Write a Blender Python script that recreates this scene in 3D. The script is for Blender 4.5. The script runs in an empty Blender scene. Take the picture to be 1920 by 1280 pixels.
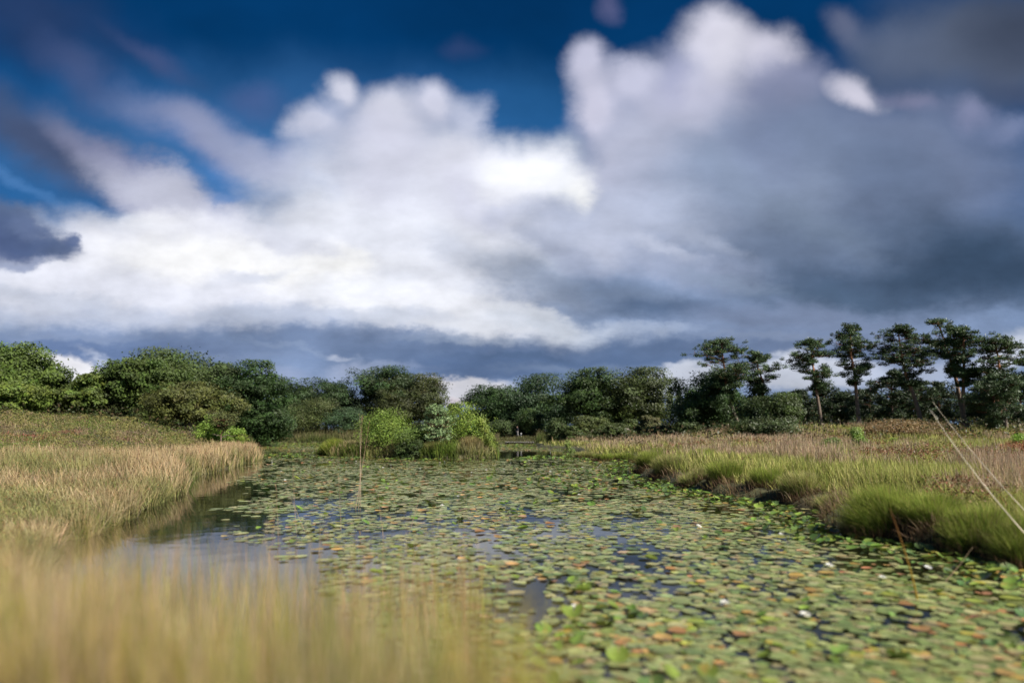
import bpy, math
import numpy as np

C = bpy.context.scene
COL = C.collection
R = math.radians
CAM_H = 1.5            # camera height above the water
HOR, FPX, CX = 811.0, 1280.0, 960.0   # horizon row, focal length and centre column of the photo


def at(px, py, z=0.0):
    """world point at height z seen at photo pixel (px,py)"""
    d = FPX * (CAM_H - z) / (py - HOR)
    return np.array([(px - CX) / FPX * d, d, z])


def atd(px, py, d):
    """world point at distance d seen at photo pixel"""
    return np.array([(px - CX) / FPX * d, d, CAM_H - (py - HOR) * d / FPX])


def s2l(c):
    c = np.asarray(c, float) / 255.0
    return np.where(c <= 0.04045, c / 12.92, ((c + 0.055) / 1.055) ** 2.4)


# ------------------------------------------------------------------ mesh helpers
def build(name, verts, faces, mat, parent=None, cols=None, smooth=False, mats=None, fmat=None):
    """verts (N,3); faces = list of int arrays, each (M,k)"""
    me = bpy.data.meshes.new(name)
    verts = np.asarray(verts, np.float32)
    me.vertices.add(len(verts))
    me.vertices.foreach_set('co', verts.ravel())
    loops, starts, totals, s = [], [], [], 0
    for f in faces:
        f = np.asarray(f, np.int32)
        if f.size == 0:
            continue
        k = f.shape[1]
        loops.append(f.ravel())
        starts.append(s + np.arange(len(f)) * k)
        totals.append(np.full(len(f), k))
        s += f.size
    loops = np.concatenate(loops).astype(np.int32)
    starts = np.concatenate(starts).astype(np.int32)
    me.loops.add(len(loops))
    me.loops.foreach_set('vertex_index', loops)
    me.polygons.add(len(starts))
    me.polygons.foreach_set('loop_start', starts)
    me.polygons.foreach_set('loop_total', np.concatenate(totals).astype(np.int32))
    if smooth:
        me.polygons.foreach_set('use_smooth', np.ones(len(starts), bool))
    if fmat is not None:
        me.polygons.foreach_set('material_index', np.asarray(fmat, np.int32))
    me.update(calc_edges=True)
    if cols is not None:
        a = me.color_attributes.new('tint', 'FLOAT_COLOR', 'POINT')
        c4 = np.ones((len(verts), 4), np.float32)
        c4[:, :3] = cols
        a.data.foreach_set('color', c4.ravel())
    for m in (mats or [mat]):
        me.materials.append(m)
    o = bpy.data.objects.new(name, me)
    COL.objects.link(o)
    if parent is not None:
        o.parent = parent
    return o


def tag(o, label=None, cat=None, group=None, kind=None):
    if label: o['label'] = label
    if cat: o['category'] = cat
    if group: o['group'] = group
    if kind: o['kind'] = kind
    return o


def empty(name, loc):
    o = bpy.data.objects.new(name, None)
    o.empty_display_size = 0.2
    o.location = [float(v) for v in loc]
    COL.objects.link(o)
    return o


class MB:
    """collects pieces of one mesh"""
    def __init__(s):
        s.v, s.f, s.c, s.n = [], {}, [], 0

    def add(s, v, f, c):
        v = np.asarray(v, float)
        f = np.asarray(f, int)
        if len(v) == 0: return
        s.f.setdefault(f.shape[1], []).append(f + s.n)
        s.v.append(v)
        c = np.asarray(c, float)
        s.c.append(np.broadcast_to(c, (len(v), 3)))
        s.n += len(v)

    def build(s, name, mat, parent=None, smooth=False):
        return build(name, np.concatenate(s.v), [np.concatenate(x) for x in s.f.values()], mat, parent,
                     np.concatenate(s.c), smooth)


def tube(mb, pts, rad, col, sides=7):
    pts = np.asarray(pts, float); rad = np.asarray(rad, float)
    n = len(pts)
    tan = np.gradient(pts, axis=0)
    tan /= np.linalg.norm(tan, axis=1)[:, None] + 1e-9
    ref = np.where(np.abs(tan[:, 2:3]) > 0.9, [[1., 0, 0]], [[0, 0, 1.]])
    a = np.cross(tan, ref); a /= np.linalg.norm(a, axis=1)[:, None] + 1e-9
    # keep the frame continuous
    for i in range(1, n):
        if np.dot(a[i], a[i - 1]) < 0: a[i] *= -1
    b = np.cross(tan, a)
    th = np.linspace(0, 2 * np.pi, sides, endpoint=False)
    ring = (pts[:, None] + rad[:, None, None] * (np.cos(th)[None, :, None] * a[:, None] + np.sin(th)[None, :, None] * b[:, None]))
    i, j = np.meshgrid(np.arange(n - 1), np.arange(sides), indexing='ij')
    q = np.stack([i * sides + j, i * sides + (j + 1) % sides, (i + 1) * sides + (j + 1) % sides, (i + 1) * sides + j], -1).reshape(-1, 4)
    col = np.asarray(col, float)
    if col.ndim == 2: col = np.repeat(col, sides, axis=0)
    mb.add(ring.reshape(-1, 3), q, col)
    mb.add(np.vstack([ring[-1], pts[-1] + tan[-1] * rad[-1] * .3]), [[k, (k + 1) % sides, sides] for k in range(sides)], col[-1] if col.ndim == 2 else col)


def box(mb, lo, hi, col):
    x0, y0, z0 = lo; x1, y1, z1 = hi
    v = [[x0, y0, z0], [x1, y0, z0], [x1, y1, z0], [x0, y1, z0], [x0, y0, z1], [x1, y0, z1], [x1, y1, z1], [x0, y1, z1]]
    mb.add(v, [[0, 3, 2, 1], [4, 5, 6, 7], [0, 1, 5, 4], [1, 2, 6, 5], [2, 3, 7, 6], [3, 0, 4, 7]], col)


def unit(v):
    return v / (np.linalg.norm(v, axis=-1, keepdims=True) + 1e-9)


def leaves(rng, cen, size, bias, asp=.55, bw=.8):
    """diamond leaves; bias = (N,3) preferred normal"""
    n = len(cen)
    nor = unit(rng.normal(size=(n, 3)) + bias * bw)
    a = unit(np.cross(nor, rng.normal(size=(n, 3))))
    b = np.cross(nor, a)
    L = (size * .5)[:, None]
    v = np.stack([cen - a * L, cen + b * L * asp, cen + a * L, cen - b * L * asp], 1).reshape(-1, 3)
    q = np.arange(n * 4).reshape(n, 4)
    return v, q


def blades(rng, base, h, w, lean, cb, ct, curl=.5, levels=3):
    """strips of grass: base (N,3), height, width, lean (N,2) tip offset, colours at base and tip"""
    n = len(base)
    w = np.broadcast_to(w, n); yaw = rng.uniform(0, np.pi, n)
    side = np.stack([np.cos(yaw), np.sin(yaw), np.zeros(n)], 1)
    t = np.linspace(0, 1, levels)
    wd = (1 - t ** 1.6) * .9 + .1
    P = np.empty((n, levels, 2, 3)); K = np.empty((n, levels, 2, 3))
    ln = np.linalg.norm(lean, axis=1)
    hh = np.sqrt(np.maximum(h ** 2 - ln ** 2 * .7, (h * .35) ** 2))
    for k in range(levels):
        c = base.copy()
        c[:, :2] += lean * (t[k] ** (1 + curl))
        c[:, 2] += hh * (t[k] - curl * .12 * t[k] ** 3 * np.minimum(ln / (h + 1e-6), 1.5))
        off = side * (w * wd[k] * .5)[:, None]
        P[:, k, 0] = c - off; P[:, k, 1] = c + off
        col = cb * (1 - t[k]) + ct * t[k]
        K[:, k, 0] = col; K[:, k, 1] = col
    i0 = np.arange(n) * levels * 2
    q = np.concatenate([np.stack([i0 + 2 * k, i0 + 2 * k + 1, i0 + 2 * k + 3, i0 + 2 * k + 2], 1) for k in range(levels - 1)])
    return P.reshape(-1, 3), q, K.reshape(-1, 3)


# ------------------------------------------------------------------ value noise (numpy)
_prm = np.random.default_rng(5).random((256, 256))


def vnoise(x, y):
    xi = np.floor(x).astype(int); yi = np.floor(y).astype(int)
    fx = x - xi; fy = y - yi
    fx = fx * fx * (3 - 2 * fx); fy = fy * fy * (3 - 2 * fy)
    g = lambda a, b: _prm[a % 256, b % 256]
    return (g(xi, yi) * (1 - fx) + g(xi + 1, yi) * fx) * (1 - fy) + (g(xi, yi + 1) * (1 - fx) + g(xi + 1, yi + 1) * fx) * fy


def fbm(x, y, o=3):
    s, a, t = 0, 1, 0
    for k in range(o):
        s = s + a * vnoise(x * 2 ** k + 17.3 * k, y * 2 ** k + 9.1 * k); t += a; a *= .5
    return s / t


def sstep(a, b, x):
    t = np.clip((x - a) / (b - a), 0, 1)
    return t * t * (3 - 2 * t)


# ------------------------------------------------------------------ materials
def nodes_of(name):
    m = bpy.data.materials.new(name); m.use_nodes = True
    nt = m.node_tree; nt.nodes.clear()
    out = nt.nodes.new('ShaderNodeOutputMaterial')
    return m, nt, out


def leaf_mat(name, trans=.3, gloss=.0, rough=.4, vary=.25, scale=3.0):
    """thin foliage: tint attribute varied by noise, diffuse + translucent (+ a little gloss)"""
    m, nt, out = nodes_of(name)
    N = nt.nodes; L = nt.links
    at_ = N.new('ShaderNodeAttribute'); at_.attribute_name = 'tint'
    geo = N.new('ShaderNodeNewGeometry')
    nz = N.new('ShaderNodeTexNoise'); nz.inputs['Scale'].default_value = scale; nz.inputs['Detail'].default_value = 2
    L.new(geo.outputs['Position'], nz.inputs['Vector'])
    mr = N.new('ShaderNodeMapRange'); mr.inputs[1].default_value = .3; mr.inputs[2].default_value = .7
    mr.inputs[3].default_value = 1 - vary; mr.inputs[4].default_value = 1 + vary
    L.new(nz.outputs['Fac'], mr.inputs[0])
    mul = N.new('ShaderNodeVectorMath'); mul.operation = 'SCALE'
    L.new(at_.outputs['Color'], mul.inputs[0]); L.new(mr.outputs[0], mul.inputs['Scale'])
    d = N.new('ShaderNodeBsdfDiffuse'); t = N.new('ShaderNodeBsdfTranslucent'); mx = N.new('ShaderNodeMixShader')
    mx.inputs[0].default_value = trans
    L.new(mul.outputs[0], d.inputs[0]); L.new(mul.outputs[0], t.inputs[0])
    L.new(d.outputs[0], mx.inputs[1]); L.new(t.outputs[0], mx.inputs[2])
    last = mx
    if gloss > 0:
        g = N.new('ShaderNodeBsdfGlossy'); g.inputs['Roughness'].default_value = rough
        fr = N.new('ShaderNodeFresnel'); fr.inputs[0].default_value = 1.4
        ml = N.new('ShaderNodeMath'); ml.operation = 'MULTIPLY'; ml.inputs[1].default_value = gloss
        L.new(fr.outputs[0], ml.inputs[0])
        m2 = N.new('ShaderNodeMixShader'); L.new(ml.outputs[0], m2.inputs[0])
        L.new(mx.outputs[0], m2.inputs[1]); L.new(g.outputs[0], m2.inputs[2]); last = m2
    L.new(last.outputs[0], out.inputs[0])
    return m


def bark_mat(name, scale=14):
    m, nt, out = nodes_of(name)
    N = nt.nodes; L = nt.links
    at_ = N.new('ShaderNodeAttribute'); at_.attribute_name = 'tint'
    tc = N.new('ShaderNodeTexCoord'); mp = N.new('ShaderNodeMapping'); mp.inputs['Scale'].default_value = (1, 1, .25)
    nz = N.new('ShaderNodeTexNoise'); nz.inputs['Scale'].default_value = scale; nz.inputs['Detail'].default_value = 4
    L.new(tc.outputs['Object'], mp.inputs[0]); L.new(mp.outputs[0], nz.inputs['Vector'])
    mr = N.new('ShaderNodeMapRange'); mr.inputs[1].default_value = .3; mr.inputs[2].default_value = .7
    mr.inputs[3].default_value = .55; mr.inputs[4].default_value = 1.35
    L.new(nz.outputs['Fac'], mr.inputs[0])
    mul = N.new('ShaderNodeVectorMath'); mul.operation = 'SCALE'
    L.new(at_.outputs['Color'], mul.inputs[0]); L.new(mr.outputs[0], mul.inputs['Scale'])
    p = N.new('ShaderNodeBsdfPrincipled'); p.inputs['Roughness'].default_value = .85
    bp = N.new('ShaderNodeBump'); bp.inputs['Strength'].default_value = .5; bp.inputs['Distance'].default_value = .03
    L.new(nz.outputs['Fac'], bp.inputs['Height']); L.new(bp.outputs[0], p.inputs['Normal'])
    L.new(mul.outputs[0], p.inputs['Base Color']); L.new(p.outputs[0], out.inputs[0])
    return m


def water_mat():
    m, nt, out = nodes_of('pond_water')
    N = nt.nodes; L = nt.links
    geo = N.new('ShaderNodeNewGeometry')
    nz = N.new('ShaderNodeTexNoise'); nz.inputs['Scale'].default_value = 2.2; nz.inputs['Detail'].default_value = 3
    L.new(geo.outputs['Position'], nz.inputs['Vector'])
    bp = N.new('ShaderNodeBump'); bp.inputs['Strength'].default_value = .06; bp.inputs['Distance'].default_value = .05
    L.new(nz.outputs['Fac'], bp.inputs['Height'])
    p = N.new('ShaderNodeBsdfPrincipled')
    p.inputs['Base Color'].default_value = (.006, .0065, .004, 1); p.inputs['Roughness'].default_value = .03
    p.inputs['IOR'].default_value = 1.33
    L.new(bp.outputs[0], p.inputs['Normal']); L.new(p.outputs[0], out.inputs[0])
    return m


def pad_mat():
    m, nt, out = nodes_of('lily_pad_skin')
    N = nt.nodes; L = nt.links
    at_ = N.new('ShaderNodeAttribute'); at_.attribute_name = 'tint'
    geo = N.new('ShaderNodeNewGeometry')
    nz = N.new('ShaderNodeTexNoise'); nz.inputs['Scale'].default_value = 9; nz.inputs['Detail'].default_value = 4
    L.new(geo.outputs['Position'], nz.inputs['Vector'])
    mr = N.new('ShaderNodeMapRange'); mr.inputs[1].default_value = .3; mr.inputs[2].default_value = .7
    mr.inputs[3].default_value = .7; mr.inputs[4].default_value = 1.3
    L.new(nz.outputs['Fac'], mr.inputs[0])
    mul = N.new('ShaderNodeVectorMath'); mul.operation = 'SCALE'
    L.new(at_.outputs['Color'], mul.inputs[0]); L.new(mr.outputs[0], mul.inputs['Scale'])
    # rusty blotches of dying tissue
    n2 = N.new('ShaderNodeTexNoise'); n2.inputs['Scale'].default_value = 6.5; n2.inputs['Detail'].default_value = 5
    L.new(geo.outputs['Position'], n2.inputs['Vector'])
    r2 = N.new('ShaderNodeMapRange'); r2.inputs[1].default_value = .57; r2.inputs[2].default_value = .70; r2.inputs[4].default_value = .6
    L.new(n2.outputs['Fac'], r2.inputs[0])
    mx = N.new('ShaderNodeMix'); mx.data_type = 'RGBA'; mx.inputs['B'].default_value = (.30, .15, .045, 1)
    L.new(r2.outputs[0], mx.inputs['Factor']); L.new(mul.outputs[0], mx.inputs['A'])
    p = N.new('ShaderNodeBsdfPrincipled'); p.inputs['Roughness'].default_value = .38
    p.inputs['Specular IOR Level'].default_value = .55
    bp = N.new('ShaderNodeBump'); bp.inputs['Strength'].default_value = .25; bp.inputs['Distance'].default_value = .01
    L.new(nz.outputs['Fac'], bp.inputs['Height']); L.new(bp.outputs[0], p.inputs['Normal'])
    L.new(mx.outputs['Result'], p.inputs['Base Color'])
    tr = N.new('ShaderNodeBsdfTranslucent'); L.new(mx.outputs['Result'], tr.inputs[0])
    ms = N.new('ShaderNodeMixShader'); ms.inputs[0].default_value = .18
    L.new(p.outputs[0], ms.inputs[1]); L.new(tr.outputs[0], ms.inputs[2])
    L.new(ms.outputs[0], out.inputs[0])
    return m


def ground_mat():
    m, nt, out = nodes_of('peaty_ground')
    N = nt.nodes; L = nt.links
    geo = N.new('ShaderNodeNewGeometry')
    nz = N.new('ShaderNodeTexNoise'); nz.inputs['Scale'].default_value = .45; nz.inputs['Detail'].default_value = 6
    n2 = N.new('ShaderNodeTexNoise'); n2.inputs['Scale'].default_value = 6; n2.inputs['Detail'].default_value = 5
    for n in (nz, n2): L.new(geo.outputs['Position'], n.inputs['Vector'])
    cr = N.new('ShaderNodeValToRGB')
    e = cr.color_ramp.elements
    e[0].position = .35; e[0].color = (.045, .036, .016, 1)
    e[1].position = .65; e[1].color = (.085, .068, .032, 1)
    x = e.new(.5); x.color = (.055, .062, .02, 1)
    L.new(nz.outputs['Fac'], cr.inputs[0])
    mr = N.new('ShaderNodeMapRange'); mr.inputs[1].default_value = .3; mr.inputs[2].default_value = .7
    mr.inputs[3].default_value = .6; mr.inputs[4].default_value = 1.4
    L.new(n2.outputs['Fac'], mr.inputs[0])
    mul = N.new('ShaderNodeVectorMath'); mul.operation = 'SCALE'
    L.new(cr.outputs[0], mul.inputs[0]); L.new(mr.outputs[0], mul.inputs['Scale'])
    p = N.new('ShaderNodeBsdfPrincipled'); p.inputs['Roughness'].default_value = .95
    bp = N.new('ShaderNodeBump'); bp.inputs['Strength'].default_value = .8; bp.inputs['Distance'].default_value = .08
    L.new(n2.outputs['Fac'], bp.inputs['Height']); L.new(bp.outputs[0], p.inputs['Normal'])
    L.new(mul.outputs[0], p.inputs['Base Color']); L.new(p.outputs[0], out.inputs[0])
    return m


M_LEAF = leaf_mat('tree_leaves', trans=.38, vary=.3, scale=.9, gloss=.06, rough=.6)
M_NEEDLE = leaf_mat('pine_needles', trans=.15, vary=.3, scale=1.2, gloss=.08, rough=.6)
M_GRASS = leaf_mat('grass_blades', trans=.35, vary=.3, scale=1.1, gloss=.07, rough=.6)
M_FORE = leaf_mat('near_grass_blades', trans=.35, vary=.25, scale=4, gloss=.08, rough=.6)
M_BARK = bark_mat('bark')
M_WATER = water_mat()
M_PAD = pad_mat()
M_GROUND = ground_mat()
M_PETAL = leaf_mat('lily_petals', trans=.25, vary=.05, scale=20)
M_WOOD = bark_mat('weathered_planks', 9)
M_CLOTH = leaf_mat('cloth_and_skin', trans=.0, vary=.1, scale=12)

# ------------------------------------------------------------------ camera
cam = bpy.data.cameras.new('camera')
cam.sensor_width = 36; cam.lens = 36 * FPX / 1920.0
cam.shift_y = (HOR - 640) / 1920.0
cam.clip_start = .05; cam.clip_end = 6000
cam.dof.use_dof = True; cam.dof.focus_distance = 21.0; cam.dof.aperture_fstop = .56
co = bpy.data.objects.new('camera', cam); COL.objects.link(co)
co.location = (0, 0, CAM_H); co.rotation_euler = (R(90), 0, 0)
C.camera = co

# ------------------------------------------------------------------ light
SUN_AZ, SUN_EL = 126.0, 41.0      # clockwise from the view direction; height
sd = np.array([math.sin(R(SUN_AZ)) * math.cos(R(SUN_EL)), math.cos(R(SUN_AZ)) * math.cos(R(SUN_EL)), math.sin(R(SUN_EL))])
sun = bpy.data.lights.new('sun', 'SUN'); sun.energy = 5.0; sun.angle = R(.6); sun.color = (1, .94, .84)
so = bpy.data.objects.new('sun', sun); COL.objects.link(so)
from mathutils import Vector
so.rotation_euler = Vector(sd).to_track_quat('Z', 'Y').to_euler()
so.location = (40, -20, 60)


def make_sky():
    w = bpy.data.worlds.new('World'); C.world = w; w.use_nodes = True
    nt = w.node_tree; nt.nodes.clear(); N = nt.nodes; L = nt.links
    STR = .1
    out = N.new('ShaderNodeOutputWorld'); bg = N.new('ShaderNodeBackground'); bg.inputs[1].default_value = STR
    sky = N.new('ShaderNodeTexSky'); sky.sky_type = 'NISHITA'; sky.sun_disc = False
    sky.sun_elevation = R(SUN_EL); sky.sun_rotation = R(SUN_AZ); sky.altitude = 0; sky.ozone_density = 3.5; sky.dust_density = .4
    tint = N.new('ShaderNodeVectorMath'); tint.operation = 'MULTIPLY'; tint.inputs[1].default_value = SKYTINT
    L.new(sky.outputs[0], tint.inputs[0])
    tc = N.new('ShaderNodeTexCoord')
    sp = N.new('ShaderNodeSeparateXYZ'); L.new(tc.outputs['Generated'], sp.inputs[0])
    ab = N.new('ShaderNodeMath'); ab.operation = 'ABSOLUTE'; L.new(sp.outputs['Y'], ab.inputs[0])
    mxx = N.new('ShaderNodeMath'); mxx.operation = 'MAXIMUM'; mxx.inputs[1].default_value = .1; L.new(ab.outputs[0], mxx.inputs[0])
    cb = N.new('ShaderNodeCombineXYZ')
    for a in ('X', 'Z'):
        dv = N.new('ShaderNodeMath'); dv.operation = 'DIVIDE'
        L.new(sp.outputs[a], dv.inputs[0]); L.new(mxx.outputs[0], dv.inputs[1])
        L.new(dv.outputs[0], cb.inputs['X' if a == 'X' else 'Y'])
    uv = cb.outputs[0]

    def noise(scale, detail, amp, rough=.5, off=(0, 0, 0), stretch=(1, 1, 1)):
        mp = N.new('ShaderNodeMapping'); mp.inputs['Location'].default_value = off; mp.inputs['Scale'].default_value = stretch
        L.new(uv, mp.inputs[0])
        n = N.new('ShaderNodeTexNoise'); n.noise_dimensions = '2D'
        n.inputs['Scale'].default_value = scale; n.inputs['Detail'].default_value = detail; n.inputs['Roughness'].default_value = rough
        L.new(mp.outputs[0], n.inputs['Vector'])
        s = N.new('ShaderNodeVectorMath'); s.operation = 'SUBTRACT'; s.inputs[1].default_value = (.5, .5, .5)
        L.new(n.outputs['Color'], s.inputs[0])
        k = N.new('ShaderNodeVectorMath'); k.operation = 'SCALE'; k.inputs['Scale'].default_value = amp
        L.new(s.outputs[0], k.inputs[0])
        return k.outputs[0]

    def vadd(a, b):
        v = N.new('ShaderNodeVectorMath'); v.operation = 'ADD'; L.new(a, v.inputs[0]); L.new(b, v.inputs[1]); return v.outputs[0]
    # cloud edges wander less up and down the nearer they are to the horizon
    fl = N.new('ShaderNodeMapRange'); fl.inputs[1].default_value = 0; fl.inputs[2].default_value = .32; fl.inputs[3].default_value = .18; fl.inputs[4].default_value = 1
    sv = N.new('ShaderNodeSeparateXYZ'); L.new(uv, sv.inputs[0]); L.new(sv.outputs['Y'], fl.inputs[0])
    fv = N.new('ShaderNodeCombineXYZ'); fv.inputs[0].default_value = 1; L.new(fl.outputs[0], fv.inputs[1])
    ws = N.new('ShaderNodeVectorMath'); ws.operation = 'MULTIPLY'; L.new(vadd(noise(7, 1, .07), noise(20, 5, .022, .58, (3, 7, 0))), ws.inputs[0]); L.new(fv.outputs[0], ws.inputs[1])
    lo = N.new('ShaderNodeMapRange'); lo.inputs[1].default_value = .24; lo.inputs[2].default_value = .5; lo.inputs[3].default_value = 1; lo.inputs[4].default_value = .12
    L.new(sv.outputs['Y'], lo.inputs[0])
    fn = N.new('ShaderNodeVectorMath'); fn.operation = 'SCALE'; L.new(noise(26, 6, .05, .62, (5, 1, 0), (1, 2.0, 1)), fn.inputs[0]); L.new(lo.outputs[0], fn.inputs['Scale'])
    f2 = N.new('ShaderNodeVectorMath'); f2.operation = 'MULTIPLY'; f2.inputs[1].default_value = (1, .45, 0); L.new(fn.outputs[0], f2.inputs[0])
    warp = vadd(vadd(uv, ws.outputs[0]), f2.outputs[0])
    cur = tint.outputs[0]
    turned = {}
    for b in BLOBS:          # the warped plane turned by each angle in use, once
        if b[4] not in turned:
            if b[4] == 0: turned[0] = warp; continue
            mp = N.new('ShaderNodeVectorRotate'); mp.rotation_type = 'Z_AXIS'; mp.inputs['Angle'].default_value = -R(b[4])
            L.new(warp, mp.inputs['Vector']); turned[b[4]] = mp.outputs[0]
    local = {}
    for kb, b in enumerate(BLOBS):
        x, y, rx, ry, rot, c, op, inner = b
        if kb % 6 == 0:      # a vanishing dependency on the colour so far: the shader is then compiled in batches
            local = {}
            z = N.new('ShaderNodeVectorMath'); z.operation = 'SCALE'; z.inputs['Scale'].default_value = 1e-9
            L.new(cur, z.inputs[0])
        if rot not in local: local[rot] = vadd(turned[rot], z.outputs[0])
        u0, v0 = (x - CX) / FPX, (HOR - y) / FPX
        ca, sa = math.cos(-R(rot)), math.sin(-R(rot))
        u1, v1 = u0 * ca - v0 * sa, u0 * sa + v0 * ca
        mp = N.new('ShaderNodeVectorMath'); mp.operation = 'MULTIPLY_ADD'
        mp.inputs[1].default_value = (FPX / rx, FPX / ry, 0); mp.inputs[2].default_value = (-u1 * FPX / rx, -v1 * FPX / ry, 0)
        L.new(local[rot], mp.inputs[0])
        ln = N.new('ShaderNodeVectorMath'); ln.operation = 'LENGTH'; L.new(mp.outputs[0], ln.inputs[0])
        mr = N.new('ShaderNodeMapRange'); mr.interpolation_type = 'SMOOTHSTEP'
        mr.inputs[1].default_value = inner * (.45 if y < 330 else 1); mr.inputs[2].default_value = 1; mr.inputs[3].default_value = op; mr.inputs[4].default_value = 0
        L.new(ln.outputs['Value'], mr.inputs[0])
        mx = N.new('ShaderNodeMix'); mx.data_type = 'RGBA'
        L.new(mr.outputs[0], mx.inputs['Factor']); L.new(cur, mx.inputs['A'])
        if max(c) < 192: c = (c[0] - 2, c[1], c[2] - 3)      # slate rather than mauve
        if max(c) >= 200: c = tuple(min(253, v * 1.025) for v in c)
        elif y > 600: c = tuple(v + 7 for v in c)
        lc = s2l(c) / STR / 2 ** EXPO
        mx.inputs['B'].default_value = (lc[0], lc[1], lc[2], 1)
        cur = mx.outputs['Result']
    # soft light and dark patches inside the clouds
    f3 = N.new('ShaderNodeVectorMath'); f3.operation = 'SCALE'; L.new(noise(11, 7, .62, .58, (1, 22, 0), (1, 2.0, 1)), f3.inputs[0]); L.new(lo.outputs[0], f3.inputs['Scale'])
    sx = N.new('ShaderNodeSeparateXYZ'); L.new(vadd(noise(4.5, 3, .5, .5, (11, 2, 0), (1, 1.6, 1)), f3.outputs[0]), sx.inputs[0])
    ad = N.new('ShaderNodeMath'); ad.operation = 'ADD'; ad.inputs[1].default_value = 1.0; L.new(sx.outputs['X'], ad.inputs[0])
    sc = N.new('ShaderNodeVectorMath'); sc.operation = 'SCALE'; L.new(cur, sc.inputs[0]); L.new(ad.outputs[0], sc.inputs['Scale'])
    L.new(sc.outputs[0], bg.inputs[0]); L.new(bg.outputs[0], out.inputs[0])
    w.cycles.sampling_method = 'MANUAL'; w.cycles.sample_map_resolution = 512


EXPO = .82
SKYTINT = tuple(v / 2 ** EXPO for v in (.014, .245, .455))
W_, G_, D_ = (238, 239, 246), (205, 207, 223), (96, 114, 150)
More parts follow.
